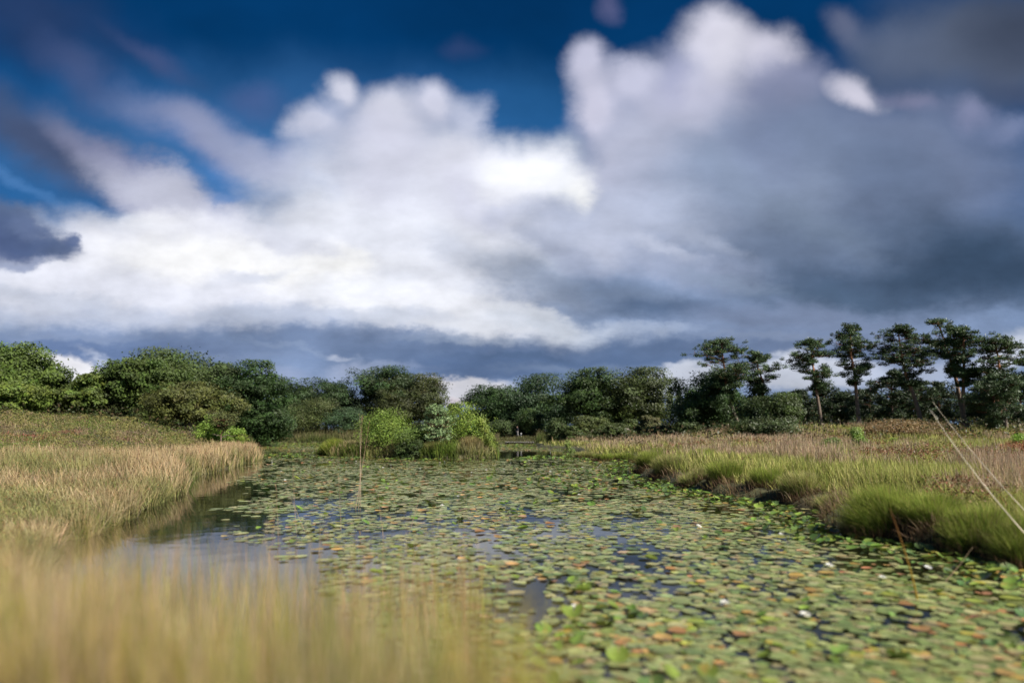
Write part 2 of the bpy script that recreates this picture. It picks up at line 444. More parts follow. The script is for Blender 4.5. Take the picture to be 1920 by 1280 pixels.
# cloud masses: photo column, row, half width, half height, turn, colour, opacity, hard core
BLOBS = [
    (480, 300, 1100, 260, 0, (70, 122, 184), .75, .0), (1000, 200, 300, 120, 0, (40, 98, 158), .5, .0),
    # thin veils high on the left
    (60, 40, 330, 120, -12, (46, 62, 104), .75, .1), (150, 140, 150, 60, -36, (82, 92, 136), .6, .1),
    (290, 110, 130, 42, -36, (78, 88, 134), .6, .0), (480, 190, 110, 55, -12, (92, 102, 155), .45, .0),
    (870, 78, 70, 40, 0, (72, 82, 130), .35, .0), (1140, 8, 40, 45, 0, (92, 96, 140), .8, .1),
    # milky lower sky
    (960, 660, 1900, 330, 0, (132, 149, 186), .95, .4),
    # left arm of grey cloud
    (400, 265, 260, 70, -24, (150, 155, 192), .85, .15), (490, 290, 90, 60, -24, (172, 178, 206), .6, .0),
    (200, 310, 340, 75, -24, (118, 126, 162), .6, .1),
    (450, 350, 150, 42, -24, (84, 128, 190), .6, .1), (590, 355, 45, 35, 0, (84, 130, 196), .7, .1),
    (90, 265, 300, 100, -24, (74, 86, 122), .95, .3), (250, 330, 290, 62, -36, (144, 146, 180), .85, .2),
    (330, 385, 210, 70, -24, (176, 178, 200), .9, .3), (40, 350, 150, 20, -24, (84, 130, 190), .6, .1),
    (150, 390, 80, 24, -12, (86, 130, 188), .55, .1),
    (330, 375, 250, 66, -24, (188, 191, 208), .8, .1), (430, 275, 240, 62, -24, (150, 158, 190), .7, .1), (530, 315, 130, 75, 0, (168, 175, 202), .6, .0),
    (430, 372, 60, 20, -12, (92, 134, 192), .6, .0), (590, 352, 36, 28, 0, (92, 134, 194), .6, .0),
    # the big white bank
    (330, 505, 660, 135, 0, (226, 228, 239), .98, .4), (760, 440, 380, 230, 0, (224, 227, 238), .97, .4),
    (370, 490, 300, 70, 0, (248, 248, 252), .8, .1), (600, 510, 260, 80, 0, (250, 250, 253), .8, .1), (650, 480, 60, 45, 0, (252, 252, 254), .8, .2), (300, 420, 160, 40, 0, (240, 241, 248), .7, .1),
    (150, 555, 480, 60, 0, (218, 221, 234), .8, .1), (250, 600, 620, 40, 0, (184, 192, 212), .75, .1), (760, 520, 120, 60, -24, (216, 220, 233), .7, .0), (440, 525, 90, 22, 0, (212, 216, 230), .6, .0),
    # middle cumulus
    (640, 180, 46, 62, 0, G_, .95, .35), (590, 245, 70, 62, 0, (198, 202, 222), .95, .4), (740, 215, 105, 85, 0, G_, .97, .5),
    (835, 205, 60, 72, 0, (206, 208, 226), .95, .45), (890, 225, 48, 60, 0, (192, 198, 220), .9, .3),
    (720, 300, 170, 130, 0, (206, 208, 225), .97, .4), (900, 330, 150, 110, 0, (214, 216, 230), .95, .4),
    (1000, 315, 125, 105, 0, (236, 238, 246), .97, .5), (1080, 350, 55, 65, 0, (246, 247, 252), .8, .2),
    (930, 400, 150, 60, -24, (204, 208, 226), .6, .0), (860, 350, 80, 60, 0, (206, 208, 226), .5, .0),
    # right cumulus
    (1100, 120, 62, 70, 0, (196, 197, 219), .96, .4), (1180, 150, 62, 60, 0, (190, 192, 214), .95, .4),
    (1110, 200, 85, 95, 0, (200, 200, 220), .97, .5), (1350, 75, 125, 85, 0, (214, 213, 228), .97, .5),
    (1450, 95, 75, 75, 0, (206, 205, 222), .96, .5), (1300, 190, 200, 150, 0, (192, 194, 216), .97, .5),
    (1500, 170, 120, 90, -24, (150, 154, 188), .95, .4), (1250, 150, 50, 100, 0, (152, 158, 194), .5, .0),
    (1370, 110, 90, 80, 0, (216, 215, 228), .7, .1),
    (1190, 330, 150, 170, 0, (190, 194, 216), .96, .4), (1700, 300, 420, 190, -12, (120, 132, 166), .96, .5),
    (1400, 370, 330, 210, 0, (146, 158, 188), .95, .3), (1180, 430, 240, 110, 0, (178, 186, 208), .85, .2),
    (1450, 280, 120, 110, 0, (132, 144, 180), .7, .0), (1660, 330, 300, 120, -12, (104, 118, 150), .8, .1),
    (1600, 170, 75, 55, -24, (206, 205, 222), .95, .3), (1610, 190, 42, 38, 0, (212, 210, 226), .7, .1), (1700, 185, 90, 30, -24, (152, 150, 186), .6, .1),
    (1815, 215, 60, 45, 0, (148, 152, 190), .8, .1), (1890, 240, 80, 40, 0, (134, 144, 182), .7, .1),
    # dark cloud in the top right
    (1830, 90, 300, 160, 0, (88, 97, 122), .97, .4), (1590, 50, 65, 50, -24, (108, 114, 146), .8, .1), (1660, 90, 130, 80, 0, (100, 110, 138), .7, .1),
    (1900, 70, 190, 110, 0, (66, 74, 98), .8, .1), (1890, 170, 120, 60, -12, (70, 80, 110), .7, .1),
    # heavy grey base on the right
    (1640, 480, 520, 150, 0, (104, 118, 148), .93, .3), (1830, 480, 260, 120, -12, (66, 84, 114), .85, .1), (1700, 545, 420, 75, 0, (72, 90, 120), .85, .2),
    (1500, 400, 260, 60, -24, (122, 136, 162), .5, .0), (1260, 490, 260, 70, -12, (160, 170, 196), .7, .1), (1100, 440, 160, 70, -12, (196, 202, 222), .7, .0),
    (1010, 400, 70, 40, -12, (172, 180, 204), .6, .0), (940, 395, 50, 40, 0, (186, 192, 214), .6, .0), (1060, 370, 70, 45, 0, (246, 247, 252), .7, .0), (1250, 455, 120, 22, -24, (196, 202, 220), .5, .0),
    (1010, 535, 210, 62, -24, (152, 163, 190), .85, .15), (1200, 570, 260, 60, -12, (116, 131, 162), .9, .2), (1240, 588, 230, 34, 0, (86, 104, 138), .85, .1),
    (1500, 605, 340, 46, 0, (116, 129, 162), .85, .2),
    (860, 598, 330, 60, -12, (224, 227, 236), .95, .62), (760, 570, 240, 60, 0, (232, 234, 242), .85, .2), (1060, 622, 230, 34, -12, (196, 204, 218), .85, .2), (1200, 628, 150, 18, 0, (168, 180, 202), .7, .1),
    # grey folds
    (90, 560, 220, 28, -12, (192, 199, 216), .7, .2), (470, 522, 130, 22, 12, (202, 207, 222), .7, .1), (545, 450, 150, 30, -12, (210, 213, 227), .7, .2),
    (840, 465, 90, 60, -24, (200, 206, 222), .7, .1), (700, 600, 220, 24, 0, (190, 198, 216), .7, .2), (480, 592, 220, 22, 0, (182, 191, 211), .75, .1),
    (1040, 470, 140, 40, -24, (164, 173, 198), .65, .1), (1320, 440, 130, 28, -24, (172, 181, 203), .5, .1), (1400, 535, 170, 26, -12, (132, 146, 174), .6, .1),
    (760, 350, 150, 60, -24, (204, 207, 222), .6, .0), (700, 250, 90, 60, 0, (200, 202, 220), .6, .0), (1840, 510, 260, 90, 0, (58, 76, 104), .8, .1), (1580, 560, 200, 40, 0, (76, 94, 122), .6, .0),
    # flat dark base over the trees
    (300, 640, 800, 44, 0, (118, 135, 173), .85, .1), (140, 665, 460, 50, 0, (98, 118, 162), .9, .2), (480, 628, 320, 20, 0, (104, 122, 160), .6, .0),
    (620, 685, 330, 52, 0, (126, 145, 184), .85, .2), (860, 662, 460, 46, 0, (98, 116, 154), .95, .2), (700, 646, 280, 22, 0, (108, 125, 162), .7, .0),
    (960, 690, 330, 36, 0, (84, 104, 144), .95, .3), (1180, 668, 460, 48, 0, (82, 102, 141), .92, .25), (1560, 660, 420, 46, 0, (100, 115, 150), .85, .2),
    (400, 665, 200, 12, 0, (134, 150, 188), .5, .0), (560, 720, 160, 26, 0, (150, 166, 202), .6, .0),
    # thin lighter layers in the low grey
    (330, 690, 260, 12, 0, (140, 154, 188), .6, .1), (120, 632, 260, 12, 0, (136, 150, 184), .6, .1), (560, 655, 200, 9, -12, (134, 150, 184), .55, .1), (700, 690, 160, 16, 0, (150, 164, 194), .6, .1),
    (900, 640, 220, 12, 0, (150, 162, 188), .5, .1), (1080, 690, 200, 16, 0, (118, 134, 166), .6, .1), (1400, 640, 240, 14, 0, (130, 142, 172), .55, .1), (480, 705, 120, 20, 0, (158, 170, 200), .6, .1),
    (1650, 640, 240, 16, 0, (134, 145, 174), .6, .1), (240, 655, 160, 8, 0, (92, 110, 150), .5, .1), (980, 668, 180, 8, 0, (76, 96, 132), .5, .1),
    # bright gaps at the horizon
    (140, 700, 150, 38, -12, (224, 224, 230), .97, .6), (215, 680, 90, 16, -24, (196, 204, 222), .7, .1),
    (640, 668, 42, 10, -12, (204, 210, 228), .5, .0), (650, 700, 90, 22, 0, (166, 178, 206), .7, .1),
    (880, 730, 120, 26, 0, (208, 208, 216), .95, .55), (830, 715, 50, 14, 0, (226, 222, 226), .8, .2), (860, 752, 60, 12, 0, (222, 206, 206), .6, .1),
    (1270, 715, 130, 34, 12, (194, 200, 214), .95, .55), (1520, 700, 160, 40, 0, (194, 200, 214), .95, .55), (1680, 700, 200, 36, 0, (176, 186, 208), .8, .2),
    (1890, 665, 110, 50, 24, (200, 206, 220), .9, .25), (550, 735, 120, 30, 0, (150, 166, 200), .7, .1),
    # hard dark cloud at the left edge
    (25, 428, 128, 54, -24, (94, 110, 148), .95, .35), (75, 462, 82, 36, -12, (90, 106, 146), .95, .3), (125, 464, 30, 26, 0, (92, 108, 152), .9, .3),
    (-40, 440, 150, 60, -12, (80, 95, 138), .9, .3), (30, 485, 110, 14, 0, (128, 140, 178), .6, .1), (60, 430, 60, 22, -24, (110, 124, 166), .5, .0),
]
make_sky()
C.view_settings.view_transform = 'Standard'; C.view_settings.look = 'None'
C.view_settings.exposure = EXPO; C.view_settings.gamma = 1
cy = C.cycles
cy.max_bounces = 6; cy.diffuse_bounces = 3; cy.glossy_bounces = 3; cy.transmission_bounces = 4; cy.transparent_max_bounces = 4
cy.use_denoising = True; cy.caustics_reflective = False; cy.caustics_refractive = False
cy.sample_clamp_indirect = 4
# ------------------------------------------------------------------ shore lines and the lie of the land
POND = np.array([(7.5, .5), (3.5, 1.2), (1.3, 1.9), (.2, 2.1), (-.6, 2.7), (-1.8, 3.6), (-3.2, 4.7), (-4.5, 6.1), (-5.6, 7.9), (-6.4, 9.8),
                 (-6.95, 11.9), (-7.7, 13.2), (-7.3, 14.1), (-8.6, 17.5), (-10.5, 21.6), (-11.4, 26), (-13.3, 35), (-14.4, 39), (-21.6, 56),
                 (-31.9, 80), (-38, 95), (-31.6, 101), (-20.5, 101.5), (-10, 99.5), (-4.5, 96), (-2, 90), (2.9, 88.5), (3.1, 80), (2.6, 66),
                 (4.6, 62), (5.6, 58), (4.6, 46), (4.3, 43), (5.3, 38.6), (7.0, 39.2), (6.2, 34), (5.4, 29.5), (4.45, 23.3), (5.0, 19.6), (4.9, 16.6), (5.75, 14.4),
                 (5.9, 13.3), (5.2, 10.6), (5.25, 9.4), (5.65, 8.6), (5.75, 7.7), (6.8, 5.6), (9, 3.6), (9, .8)])
ISLE = np.array([(-12.9, 45.5), (-11, 43.2), (-8.5, 42.6), (-6.4, 41.9), (-4.2, 40.4), (-1.9, 40.4), (-1.1, 42.5), (-1.3, 47), (-4, 50), (-9, 50.5), (-12.6, 48.5)])


def sdist(poly, x, y):
    """distance to the outline, positive outside"""
    x = np.asarray(x, float); y = np.asarray(y, float)
    d = np.full(x.shape, 1e9); ins = np.zeros(x.shape, bool)
    n = len(poly)
    for i in range(n):
        (ax, ay), (bx, by) = poly[i], poly[(i + 1) % n]
        ex, ey = bx - ax, by - ay
        t = np.clip(((x - ax) * ex + (y - ay) * ey) / (ex * ex + ey * ey), 0, 1)
        d = np.minimum(d, np.hypot(x - ax - t * ex, y - ay - t * ey))
        c = ((ay > y) != (by > y)) & (x < (bx - ax) * (y - ay) / ((by - ay) + 1e-12) + ax)
        ins ^= c
    return np.where(ins, -d, d)


def shore(x, y):
    """distance inland (negative over water)"""
    w = fbm(np.asarray(x) * .9, np.asarray(y) * .9, 2) - .5
    return np.maximum(sdist(POND, x, y), -sdist(ISLE, x, y)) + w * .9 * sstep(2, 14, np.asarray(y))


def hill(x, y):
    return 1.95 * np.clip((-x - 7) / 26, 0, 1.15) * sstep(17, 42, y) * (1 - .5 * sstep(62, 95, y))


def hgt(x, y, ds=None):
    x = np.asarray(x, float); y = np.asarray(y, float)
    if ds is None: ds = shore(x, y)
    bank = .24 * sstep(-.08, .3, ds) + .1 * sstep(.2, 3, ds)
    z = bank + hill(x, y) * sstep(0, 9, ds)
    z = z + sstep(1, 6, ds) * (.3 * sstep(12, 40, y) * sstep(5, 12, x) + 1.2 * sstep(42, 62, y) * sstep(10, 24, x) + .5 * sstep(66, 100, y) * (1 - sstep(10, 24, x)))
    z = z + (fbm(x * .25, y * .25, 3) - .5) * .35 * sstep(.5, 4, ds) + (fbm(x * 1.3, y * 1.3, 2) - .5) * .1 * sstep(.1, 1, ds)
    z = np.where(ds < 0, np.maximum(-.7, ds * .9), z)
    return z


xs = np.concatenate([-np.geomspace(3000, 48, 26), np.arange(-46, 46, .4), np.geomspace(48, 3000, 26)])
ys = np.concatenate([-np.geomspace(400, 4, 12), np.arange(-3, 60, .35), np.arange(60, 120, .9), np.geomspace(122, 3500, 26)])
GX, GY = np.meshgrid(xs, ys)
GZ = hgt(GX, GY)
nx, ny = len(xs), len(ys)
ii, jj = np.meshgrid(np.arange(ny - 1), np.arange(nx - 1), indexing='ij')
q = np.stack([ii * nx + jj, ii * nx + jj + 1, (ii + 1) * nx + jj + 1, (ii + 1) * nx + jj], -1).reshape(-1, 4)
tag(build('ground', np.stack([GX, GY, GZ], -1).reshape(-1, 3), [q], M_GROUND, smooth=True), kind='structure')
tag(build('pond_water', [(-60, 0, 0), (14, 0, 0), (14, 112, 0), (-60, 112, 0)], [[[0, 1, 2, 3]]], M_WATER), kind='structure')


def logy(rng, n, a, b):
    return np.exp(rng.uniform(math.log(a), math.log(b), n))


def jit(rng, cols, n, amt=.18):
    """pick albedos at random and vary them"""
    cols = np.asarray(cols, float)
    c = cols[rng.integers(0, len(cols), n)]
    return np.clip(c * (1 + rng.normal(0, amt, (n, 1))) * (1 + rng.normal(0, amt * .25, (n, 3))), .002, .8)


TAN = [(.55, .40, .23), (.50, .355, .205), (.60, .46, .29), (.42, .285, .16)]
GREEN = [(.10, .15, .03), (.13, .18, .035), (.08, .13, .025), (.16, .19, .05)]
DEEP = [(.055, .12, .018), (.075, .15, .02), (.045, .09, .015)]
PINK = [(.50, .34, .25), (.42, .30, .215), (.54, .43, .32), (.36, .255, .165)]

# ------------------------------------------------------------------ grass and rushes nobody could count
rng = np.random.default_rng(11)


def scatter(n, y0, y1, x0, x1, keep):
    """points spread evenly over the view: x0,x1 as multiples of y"""
    y = logy(rng, n, y0, y1); x = y * rng.uniform(x0, x1, n)
    ds = shore(x, y)
    k = keep(x, y, ds)
    return x[k], y[k], ds[k]


YB = lambda x, y: np.interp(x / y, [-.85, -.72, -.5, -.44, -.41, -.38], [20, 22, 28, 34, 46, 90]) + 8 * (fbm(x * .4, y * .3, 2) - .5)
# tall tan rushes of the left bank
x, y, ds = scatter(430000, 4.2, 60, -1.1, -.2, lambda x, y, d: (d > -.12) & (x < -1.5) & ((y < YB(x, y)) | (rng.random(len(x)) < .22)) &
                   (rng.random(len(x)) < 1 - .55 * sstep(1, 9, d)))
n = len(x)
z = hgt(x, y, ds)
pat = fbm(x * .8, y * .6, 3)
h = rng.uniform(.42, .78, n) * (.75 + .5 * pat) 
cap = CAM_H - (np.interp(y, [4, 6, 8, 10, 13, 17, 24], [1085, 1015, 965, 930, 890, 855, 700]) + 40 * rng.random(n) - HOR) * y / FPX - z
h = np.clip(h, .06, np.maximum(cap, .06))
g = sstep(.5, .68, fbm(x * .55 + 40, y * .4, 3))[:, None]
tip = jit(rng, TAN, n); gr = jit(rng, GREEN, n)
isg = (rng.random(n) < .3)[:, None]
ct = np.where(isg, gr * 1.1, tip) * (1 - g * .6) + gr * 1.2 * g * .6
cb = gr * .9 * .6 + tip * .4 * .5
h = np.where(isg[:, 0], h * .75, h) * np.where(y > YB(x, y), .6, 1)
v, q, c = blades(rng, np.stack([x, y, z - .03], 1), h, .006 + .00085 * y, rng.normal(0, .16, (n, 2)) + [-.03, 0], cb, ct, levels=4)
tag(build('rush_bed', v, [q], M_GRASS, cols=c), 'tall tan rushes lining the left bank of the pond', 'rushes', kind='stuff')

# seed heads of the rushes
k = rng.permutation(n)[:16000]
k = k[~isg[k, 0]]
p = np.stack([x[k], y[k], z[k] + h[k] * rng.uniform(.7, .97, len(k))], 1) + rng.normal(0, .03, (len(k), 3))
v, q = leaves(rng, p, .012 + .0016 * y[k], np.zeros((len(k), 3)), .7)
tag(build('rush_seed_heads', v, [q], M_GRASS, cols=np.repeat(jit(rng, [(.20, .115, .055), (.26, .16, .08)], len(k)), 4, 0)), 'brown seed heads sprinkled through the tan rushes', 'rushes', kind='stuff')

# heather on the left mound
x, y, ds = scatter(350000, 15, 72, -1.05, -.2, lambda x, y, d: (d > 1.5) & (y > YB(x, y) - 2))
n = len(x); z = hgt(x, y, ds)
bump = fbm(x * .9, y * .9, 3)
hh = (.1 + .5 * sstep(.35, .7, bump)) * rng.random(n) ** .6
f = fbm(x * .45 + 9, y * .35, 3)[:, None]
c = jit(rng, [(.20, .19, .06), (.25, .215, .08), (.16, .165, .05)], n) * (1 - sstep(.57, .66, f)) + jit(rng, [(.24, .175, .115), (.21, .15, .09)], n) * sstep(.57, .66, f)
c = np.where(sstep(.6, .66, fbm(x * .7 + 70, y * .5, 2))[:, None] > .5, jit(rng, [(.13, .17, .035), (.16, .20, .05)], n), c)
for (px, py, rr, col) in ((50, 812, 1.3, (.27, .115, .07)), (120, 818, .8, (.24, .13, .08)), (150, 845, .9, (.34, .14, .09)), (297, 826, .6, (.46, .20, .11)), (262, 806, .8, (.28, .16, .11))):
    d0 = {845: 22.0, 826: 29.0, 812: 33.0}.get(py, 36.0)
    c0 = np.array([(px - CX) / FPX * d0, d0])
    m = np.hypot((x - c0[0]) / 1.0, (y - c0[1]) / 2.2) < rr * (.7 + .6 * bump)
    c = np.where(m[:, None], jit(rng, [col], n), c); hh = np.where(m, hh * .45, hh)
v, q = leaves(rng, np.stack([x, y, z + hh], 1), rng.uniform(.5, 1.2, n) * (.018 + .0021 * y), np.tile([0, 0, .6], (n, 1)), .5)
tag(build('heather', v, [q], M_GRASS, cols=np.repeat(c, 4, 0)), 'olive and russet heather covering the mound on the left', 'heather', kind='stuff')

# purple moor grass of the right meadow
x, y, ds = scatter(390000, 5.0, 82, .03, 1.15, lambda x, y, d: (d > .45) & (x > 2.4) & ((d > 1.7) | (rng.random(len(x)) < .45)) & (rng.random(len(x)) < 1 - .4 * sstep(40, 70, y)))
n = len(x); z = hgt(x, y, ds)
f = fbm(x * .5, y * .35, 4); f2 = fbm(x * .9 + 50, y * .7 + 20, 3)
pk = (sstep(.45, .62, f + .12 * sstep(1.5, 5, ds) - .22 * sstep(9, 26, y) * sstep(.36, .52, x / y) - .1 * sstep(7, 1, ds) - .16 * sstep(.5, .62, x / y) * sstep(16, 8, y)))[:, None]
pink = jit(rng, PINK, n); gr = jit(rng, [(.27, .29, .075), (.33, .32, .10), (.21, .25, .055), (.40, .36, .15)], n)
isp = rng.random((n, 1)) < pk * .70
ct = np.where(isp, pink, gr * 1.25)
cb = gr * .7
h = np.where(isp[:, 0], rng.uniform(.38, .75, n), rng.uniform(.22, .55, n)) * (.55 + .9 * f2) * (.7 + .3 * sstep(.4, 1.6, ds))
lean = rng.normal(0, .12, (n, 2)) + np.array([-.12, 0]) * rng.random((n, 1))
v, q, c = blades(rng, np.stack([x, y, z - .03], 1), h, .006 + .0011 * y, lean, cb, ct, levels=3)
tag(build('moor_grass', v, [q], M_GRASS, cols=c), 'pinkish brown moor grass mixed with green on the right meadow', 'grass', kind='stuff')
# a haze of tiny brown seed heads over it
k = np.flatnonzero(isp[:, 0]); k = rng.permutation(k)[:26000]
p = np.stack([x[k], y[k], z[k] + h[k] * rng.uniform(.6, 1.0, len(k))], 1) + rng.normal(0, .05, (len(k), 3)) + np.concatenate([lean[k], np.zeros((len(k), 1))], 1) * .7
v, q = leaves(rng, p, .010 + .0013 * y[k], np.zeros((len(k), 3)), .4)
tag(build('moor_grass_seed_heads', v, [q], M_GRASS, cols=np.repeat(jit(rng, [(.25, .13, .085), (.20, .12, .08), (.30, .17, .10)], len(k)), 4, 0)), 'reddish brown seed heads floating over the right meadow', 'grass', kind='stuff')

# low bracken turned rusty in the meadow
x, y, ds = scatter(90000, 9, 60, .16, .8, lambda x, y, d: (d > 1.2) & (fbm(x * .33 + 3, y * .2 + 8, 3) > .58))
n = len(x); z = hgt(x, y, ds)
v, q = leaves(rng, np.stack([x, y, z + rng.uniform(.2, .55, n)], 1), rng.uniform(.6, 1.3, n) * (.03 + .0022 * y), np.tile([0, 0, .5], (n, 1)), .4)
tag(build('bracken_cover', v, [q], M_GRASS, cols=np.repeat(jit(rng, [(.27, .12, .07), (.22, .10, .055), (.17, .10, .05), (.13, .15, .04)], n), 4, 0)), 'rusty bracken fronds spread low through the right meadow', 'bracken', kind='stuff')

# blurred grass of the bank at the photographer's feet: tufts, each of one hue, and loose blades between
nt = 330
ty = np.exp(rng.uniform(math.log(1.25), math.log(4.6), nt)); tx = ty * rng.uniform(-.98, .07, nt)
k = (shore(tx, ty) > .02) & (tx < .05 - .015 * ty); tx, ty = tx[k], ty[k]; nt = len(tx)
pal = np.array([(.50, .36, .20), (.56, .45, .29), (.42, .27, .15), (.30, .28, .045), (.22, .25, .045), (.36, .29, .05), (.15, .20, .035), (.48, .33, .20), (.20, .145, .07)])
pal = pal * [1.16, 1.16, 1.3]
tcol = pal[rng.integers(0, len(pal), nt)] * rng.uniform(.6, 1.25, (nt, 1))
ttop = np.where(rng.random(nt) < .10, 935, 1000) + 250 * rng.random(nt) ** .7
per = rng.integers(16, 44, nt)
ti = np.repeat(np.arange(nt), per); n = len(ti)
sp = rng.uniform(.018, .05, nt)[ti] * (.6 + .3 * ty[ti])
x = tx[ti] + rng.normal(0, 1, n) * sp; y = np.maximum(ty[ti] + rng.normal(0, 1, n) * sp, 1.1)
ct = np.clip(tcol[ti] * (1 + rng.normal(0, .1, (n, 1))), .01, .8); pyt = ttop[ti] + rng.normal(0, 26, n)
m0 = 3600
ly = np.exp(rng.uniform(math.log(1.25), math.log(7.0), m0)); lx = ly * rng.uniform(-.95, .07, m0)
k = (shore(lx, ly) > .02); lx, ly = lx[k], ly[k]; m0 = len(lx)
x, y = np.append(x, lx), np.append(y, ly); ct = np.vstack([ct, jit(rng, pal, m0, .15)]); pyt = np.append(pyt, 1010 + 255 * rng.random(m0) ** .65)
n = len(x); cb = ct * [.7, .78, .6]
ds = shore(x, y); z = np.maximum(hgt(x, y, ds), -.05)
pyt = pyt - 85 * sstep(-.45, -.72, x / y)
h = np.clip(CAM_H - (pyt - HOR) * y / FPX - z, .08, .98)
e_n = 2100
ey = rng.uniform(2.6, 6.0, e_n); ex = ey * rng.uniform(-.62, -.03, e_n) + .1 * rng.normal(size=e_n)
k = rng.random(e_n) < .25 + .75 * sstep(.4, .6, vnoise(ex / ey * 22, ey))
ex, ey = ex[k], ey[k]; e_n = len(ex)
ez = np.maximum(hgt(ex, ey), -.05)
eh = np.clip(CAM_H - (945 + 150 * rng.random(e_n) ** .6 - HOR) * ey / FPX - ez, .1, 1.2)
x, y, z, h = np.append(x, ex), np.append(y, ey), np.append(z, ez), np.append(h, eh)
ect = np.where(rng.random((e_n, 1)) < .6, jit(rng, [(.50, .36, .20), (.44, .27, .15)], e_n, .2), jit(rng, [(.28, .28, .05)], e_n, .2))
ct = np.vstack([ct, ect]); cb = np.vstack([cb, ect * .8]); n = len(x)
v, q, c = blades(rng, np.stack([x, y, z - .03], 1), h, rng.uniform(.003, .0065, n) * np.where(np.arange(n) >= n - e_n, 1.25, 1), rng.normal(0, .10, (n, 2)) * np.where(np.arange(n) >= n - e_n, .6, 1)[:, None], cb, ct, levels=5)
k = rng.permutation(n)[:1500]
sp_ = np.stack([x[k], y[k], z[k] + h[k] * rng.uniform(.82, .98, len(k))], 1) + rng.normal(0, .02, (len(k), 3))
v2, q2 = leaves(rng, sp_, rng.uniform(.008, .02, len(k)), np.zeros((len(k), 3)), .5)
c2 = np.repeat(jit(rng, [(.30, .17, .09), (.40, .26, .15), (.52, .40, .26)], len(k)), 4, 0)
tag(build('bank_grass_seed_heads', v2, [q2], M_FORE, cols=c2), 'blurred seed heads among the grass of the near bank', 'grass', kind='stuff')
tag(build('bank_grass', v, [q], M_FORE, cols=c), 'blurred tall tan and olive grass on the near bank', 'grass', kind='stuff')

# brown dead grass hanging over the right bank
x, y, ds = scatter(60000, 6.5, 45, .05, .8, lambda x, y, d: (d > -.06) & (d < .3) & (x > 3.4))
n = len(x); z = hgt(x, y, ds)
v, q, c = blades(rng, np.stack([x, y, np.maximum(z, .02) + .03], 1), rng.uniform(.12, .34, n), .005 + .0008 * y, rng.normal(0, .07, (n, 2)) + [-.13, -.05],
                 jit(rng, [(.11, .075, .045), (.15, .10, .06)], n), jit(rng, [(.30, .20, .13), (.24, .15, .09), (.36, .27, .17), (.20, .20, .06)], n), curl=.9, levels=4)
tag(build('bank_thatch', v, [q], M_GRASS, cols=c), 'brown dead grass fringing the foot of the right bank', 'grass', kind='stuff')
# sparse blades by the near right shore
n = 700
y = rng.uniform(.9, 1.9, n); x = y * rng.uniform(.12, .95, n); ds = shore(x, y); k = ds > .02; x, y, ds = x[k], y[k], ds[k]; n = len(x); z = hgt(x, y, ds)
h = np.clip(CAM_H - (1180 + 110 * rng.random(n) - HOR) * y / FPX - z, .08, .9)
v, q, c = blades(rng, np.stack([x, y, z - .03], 1), h, rng.uniform(.003, .006, n), rng.normal(0, .08, (n, 2)), jit(rng, [(.16, .15, .05)], n), jit(rng, [(.26, .22, .09), (.20, .20, .06), (.34, .24, .12)], n), levels=4)
tag(build('shore_grass', v, [q], M_FORE, cols=c), 'sparse blurred grass at the lower right shore', 'grass', kind='stuff')

# reeds of the far shore
x, y, ds = scatter(120000, 52, 110, -.46, .06, lambda x, y, d: (d > -.1) & (d < 7) & (sdist(ISLE, x, y) > 2) & ((y > 86) | (x < -18)))
n = len(x); z = hgt(x, y, ds)
f = fbm(x * .25, y * .1, 3)[:, None]
tipc = jit(rng, [(.14, .135, .055), (.18, .155, .08), (.20, .16, .10)], n); gr = jit(rng, [(.08, .11, .03), (.10, .12, .035)], n)
ct = tipc * sstep(.4, .6, f) + gr * (1 - sstep(.4, .6, f))
v, q, c = blades(rng, np.stack([x, y, z - .03], 1), rng.uniform(.6, 1.25, n) * np.where((x > -1.8) & (x < 3.4), .3, 1), np.full(n, .09), rng.normal(0, .15, (n, 2)), gr * .9, ct, levels=3)
tag(build('far_reeds', v, [q], M_GRASS, cols=c), 'low olive reeds along the far shore of the pond', 'reeds', kind='stuff')

# rough cover under the trees all along the far side
x, y, ds = scatter(150000, 44, 125, -.85, .95, lambda x, y, d: (d > 3) & ((x > 2) | (y > 84) | (x < -.36 * y)) & (hill(x, y) < 9) & (rng.random(len(x)) < .25 + .75 * sstep(50, 80, y)))
n = len(x); z = hgt(x, y, ds)
b = fbm(x * .5, y * .5, 3)
hh = (.1 + 1.3 * sstep(.42, .7, b)) * rng.random(n)
c = jit(rng, [(.05, .065, .02), (.065, .07, .025), (.045, .06, .022), (.10, .075, .04)], n)
v, q = leaves(rng, np.stack([x, y, z + hh], 1), rng.uniform(.12, .32, n), np.tile([0, 0, .5], (n, 1)), .5)
tag(build('undergrowth', v, [q], M_LEAF, cols=np.repeat(c, 4, 0)), 'dark undergrowth below the trees round the pond', 'undergrowth', kind='stuff')

# sedge on the island
n = 30000
x = rng.uniform(-13.2, -.8, n); y = rng.uniform(40, 51, n); ds = shore(x, y); k = (ds > -.12) & (sdist(ISLE, x, y) < .6); x, y, ds = x[k], y[k], ds[k]; n = len(x)
z = hgt(x, y, ds)
h = rng.uniform(.35, .8, n) * (.7 + .6 * fbm(x * 1.1, y * 1.1, 2))
f = sstep(.42, .62, fbm(x * .8 + 5, y * .8, 2))[:, None]
gr = jit(rng, [(.12, .18, .03), (.16, .20, .04), (.09, .15, .025)], n); pk = jit(rng, PINK + TAN, n)
v, q, c = blades(rng, np.stack([x, y, z - .03], 1), h, np.full(n, .042), rng.normal(0, .17, (n, 2)), gr * .8, gr * 1.1 * (1 - f * .6) + pk * f * .6, levels=3)
tag(build('island_sedge', v, [q], M_GRASS, cols=c), 'green and tan sedge growing round the small island', 'sedge', kind='stuff')


